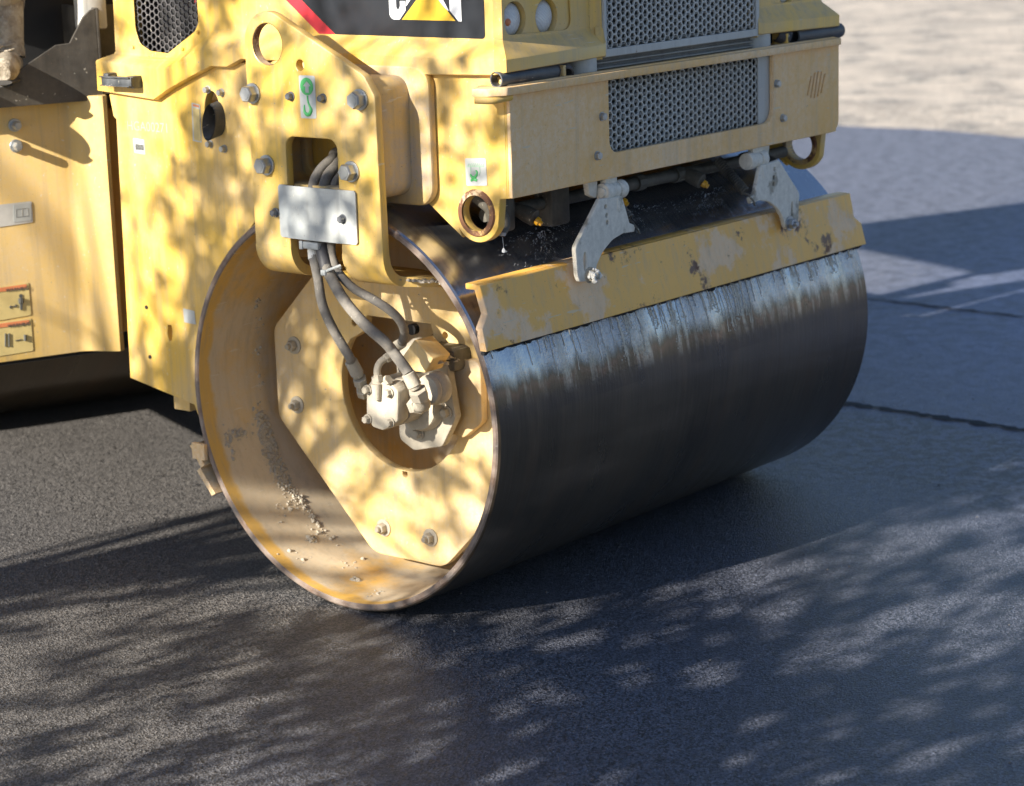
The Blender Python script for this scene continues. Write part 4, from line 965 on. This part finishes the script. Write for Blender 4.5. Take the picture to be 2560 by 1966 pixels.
# ============================================================ operator's leg(s)
def person():
    pts={}; me=bpy.data.meshes.new('person'); bm=bmesh.new()
    J={} 
    def P(s,d,z): return RM@Vector((s,d,z))
    foot=onr(26,110,.04)
    fs=foot[0]
    J=[('pelvis',P(fs-.32,.40,2.02),.15),('kneeL',P(fs-.02,.02,2.12),.10),('ankL',P(fs+.0,.075,1.86),.078),
       ('kneeR',P(fs-.30,-.02,2.10),.085),('ankR',P(fs-.34,.0,1.72),.062),('hipL',P(fs-.24,.34,2.03),.11),('hipR',P(fs-.40,.34,2.03),.11),
       ('chest',P(fs-.33,.42,2.40),.15),('neck',P(fs-.33,.40,2.58),.06),('head',P(fs-.33,.38,2.72),.095),('crown',P(fs-.33,.39,2.80),.075),
       ('shL',P(fs-.14,.42,2.48),.06),('elL',P(fs-.06,.24,2.26),.045),('haL',P(fs-.12,.05,2.22),.03),('shR',P(fs-.52,.42,2.48),.06),('elR',P(fs-.58,.24,2.26),.045),('haR',P(fs-.5,.05,2.22),.03)]
    E=[('pelvis','hipL'),('hipL','kneeL'),('kneeL','ankL'),('pelvis','hipR'),('hipR','kneeR'),('kneeR','ankR'),('pelvis','chest'),('chest','neck'),('neck','head'),('head','crown'),('chest','shL'),('shL','elL'),('elL','haL'),('chest','shR'),('shR','elR'),('elR','haR')]
    idx={n:i for i,(n,_,_) in enumerate(J)}
    me.from_pydata([tuple(p) for _,p,_ in J],[(idx[a],idx[b]) for a,b in E],[])
    o=bpy.data.objects.new('tmp',me); sc.collection.objects.link(o)
    sk=o.modifiers.new('s','SKIN'); ss=o.modifiers.new('u','SUBSURF'); ss.levels=2
    for i,(_,_,r) in enumerate(J): me.skin_vertices[0].data[i].radius=(r,r)
    me.skin_vertices[0].data[0].use_root=True
    bpy.context.view_layer.update()
    m2=bpy.data.meshes.new_from_object(o.evaluated_get(dg())); bpy.data.objects.remove(o)
    m2.name='person'; m2.materials.clear(); m2.materials.append(M['tan_cloth']); m2.shade_smooth()
    pr=bpy.data.objects.new('person',m2); sc.collection.objects.link(pr)
    tag(pr,"operator's leg in sandy trousers and scuffed work boot on the roller platform",'person')
    for side,(A,dr) in enumerate(((P(fs+.0,.07,1.625),e1*.0+e2*-1),(P(fs-.34,.0,1.625),-e2))):
        b=MB(); T=Matrix.Translation(A)
        fwd=(-e1*.45-e2).normalized()
        def Q(f_,u__,l_=0): return A+fwd*f_+Vector((0,0,u__))+fwd.cross(Vector((0,0,1)))*l_
        b.tube([Q(-.01,.26),Q(-.0,.20),Q(.0,.13),Q(.01,.075)],[.064,.060,.055,.058],res=14)
        b.tube([Q(-.05,.05),Q(.02,.055),Q(.10,.05),Q(.17,.042),Q(.205,.036)],[.040,.050,.049,.043,.026],res=14)
        b.tube([Q(-.02,.27),Q(-.0,.262)],.069,res=12,smooth=False)
        bt=b.build('boot','leather',pr)
        b=MB(); b.tube([Q(-.065,.010),Q(.02,.010),Q(.12,.010),Q(.21,.012)],[.040,.048,.049,.030],res=8); 
        bmesh.ops.scale(b.bm,vec=(1,1,.25),space=Matrix.Translation(-Q(0,.006)),verts=b.bm.verts); b.build('boot_sole','sponge_white' if 0 else 'steel_black',bt)
        b=MB()
        for k in range(4): b.tube([Q(.045+.018*k,.125-.018*k,-.028),Q(.062+.018*k,.118-.016*k,0),Q(.045+.018*k,.125-.018*k,.028)],.0035,res=5)
        b.tube([Q(.07,.12,.01),Q(.10,.10,.035),Q(.095,.06,.045),Q(.11,.075,.05),Q(.09,.10,.03)],.004,res=5); b.build('boot_lace','tan_cloth',bt)
    return pr
person()
# ============================================================ shade tree behind the photographer's left
def tree(base,crown,ntw,R3,label,seed,gaps=()):
    rnd=random.Random(seed); per=20
    rt_=bpy.data.objects.new('shade_tree',None); sc.collection.objects.link(rt_); rt_.location=base
    tag(rt_,label,'tree'); base=Vector(base); crown=Vector(crown)-base
    b=MB(); b.tube([(0,0,-.05),(.05,.02,1.2),tuple(crown*.35+Vector((0,0,.8))),tuple(crown*.7+Vector((0,0,.6)))],[.16,.10,.06,.035],res=14)
    tips=[]
    for k in range(46):
        a=rnd.uniform(0,6.283); ph=rnd.uniform(-.9,1); rr_=rnd.uniform(.5,1)
        e=crown+Vector((math.cos(a)*R3[0]*rr_*math.cos(ph),math.sin(a)*R3[1]*rr_*math.cos(ph),math.sin(ph)*R3[2]*rr_))
        s=crown*rnd.uniform(.45,.75)+Vector((0,0,.6)); mid=(s+e)/2+Vector((rnd.uniform(-.3,.3),rnd.uniform(-.3,.3),rnd.uniform(0,.4)))
        b.tube([s,mid,e],[.028,.015,.005],res=6); tips+= [s.lerp(e,t_)+Vector((rnd.gauss(0,.25),rnd.gauss(0,.25),rnd.gauss(0,.25))) for t_ in (.5,.65,.8,.9,1.,1.05)]
        tips+=[mid+Vector((rnd.gauss(0,.35),rnd.gauss(0,.35),rnd.gauss(0,.3)))]
    b.build('trunk','bark',rt_)
    b=MB()
    tw=[]
    for _ in range(ntw):
        c=rnd.choice(tips); tw.append((c+Vector((rnd.gauss(0,.34),rnd.gauss(0,.34),rnd.gauss(0,.3))),rnd.uniform(.022,.075)))
    for c,sg in tw:
        w_=c+base; skip=False
        # the crown is thin where the photograph shows full sun
        for (gx,gy,gz,gr) in gaps:
            G=Vector((gx,gy,gz)); dd=(w_-G); al=dd.dot(TOSUN)
            if (dd-TOSUN*al).length<gr: skip=True;break
        if skip: continue
        ax_=Vector((rnd.gauss(0,.5),rnd.gauss(0,.5),-1)).normalized(); per=int(14+sg*330)
        for _ in range(per):
            p=c+ax_*rnd.gauss(0,sg*2.0)+Vector((rnd.gauss(0,sg),rnd.gauss(0,sg),rnd.gauss(0,sg)))
            L=rnd.uniform(.06,.11); wd=L*rnd.uniform(.45,.6); d=Vector((rnd.gauss(0,1),rnd.gauss(0,1),rnd.gauss(-.4,.8))).normalized(); s_=d.orthogonal().normalized()
            s_=(s_*math.cos(rnd.random()*3)+d.cross(s_)*math.sin(rnd.random()*3)).normalized()
            b.quad([p-d*L*.5,p+s_*wd*.5,p+d*L*.5,p-s_*wd*.5])
    b.build('crown','leaf',rt_,smooth=False)
    return rt_
GAPS=[(.05,-.10,.68,.13),(0,1.75,1.05,.68),(.1,.30,.22,.30),(.9,-.85,0,.14),(-.2,1.15,0,.33),(.5,.9,0,.2),(.9,1.9,0,.50),(.2,1.7,.3,.62),(.1,2.3,1.0,.8),(-.6,1.3,0,.25)]
tree((-8.6,3.6,0),(-6.5,.97,4.07),185,(1.3,1.65,1.35),'broad leafy tree behind the camera that shades the roller',3,GAPS)
tree((-7.8,-2.2,0),(-5.4,-.35,2.75),260,(1.4,2.2,1.2),'smaller leafy tree left of the camera shading the near asphalt',5,GAPS)
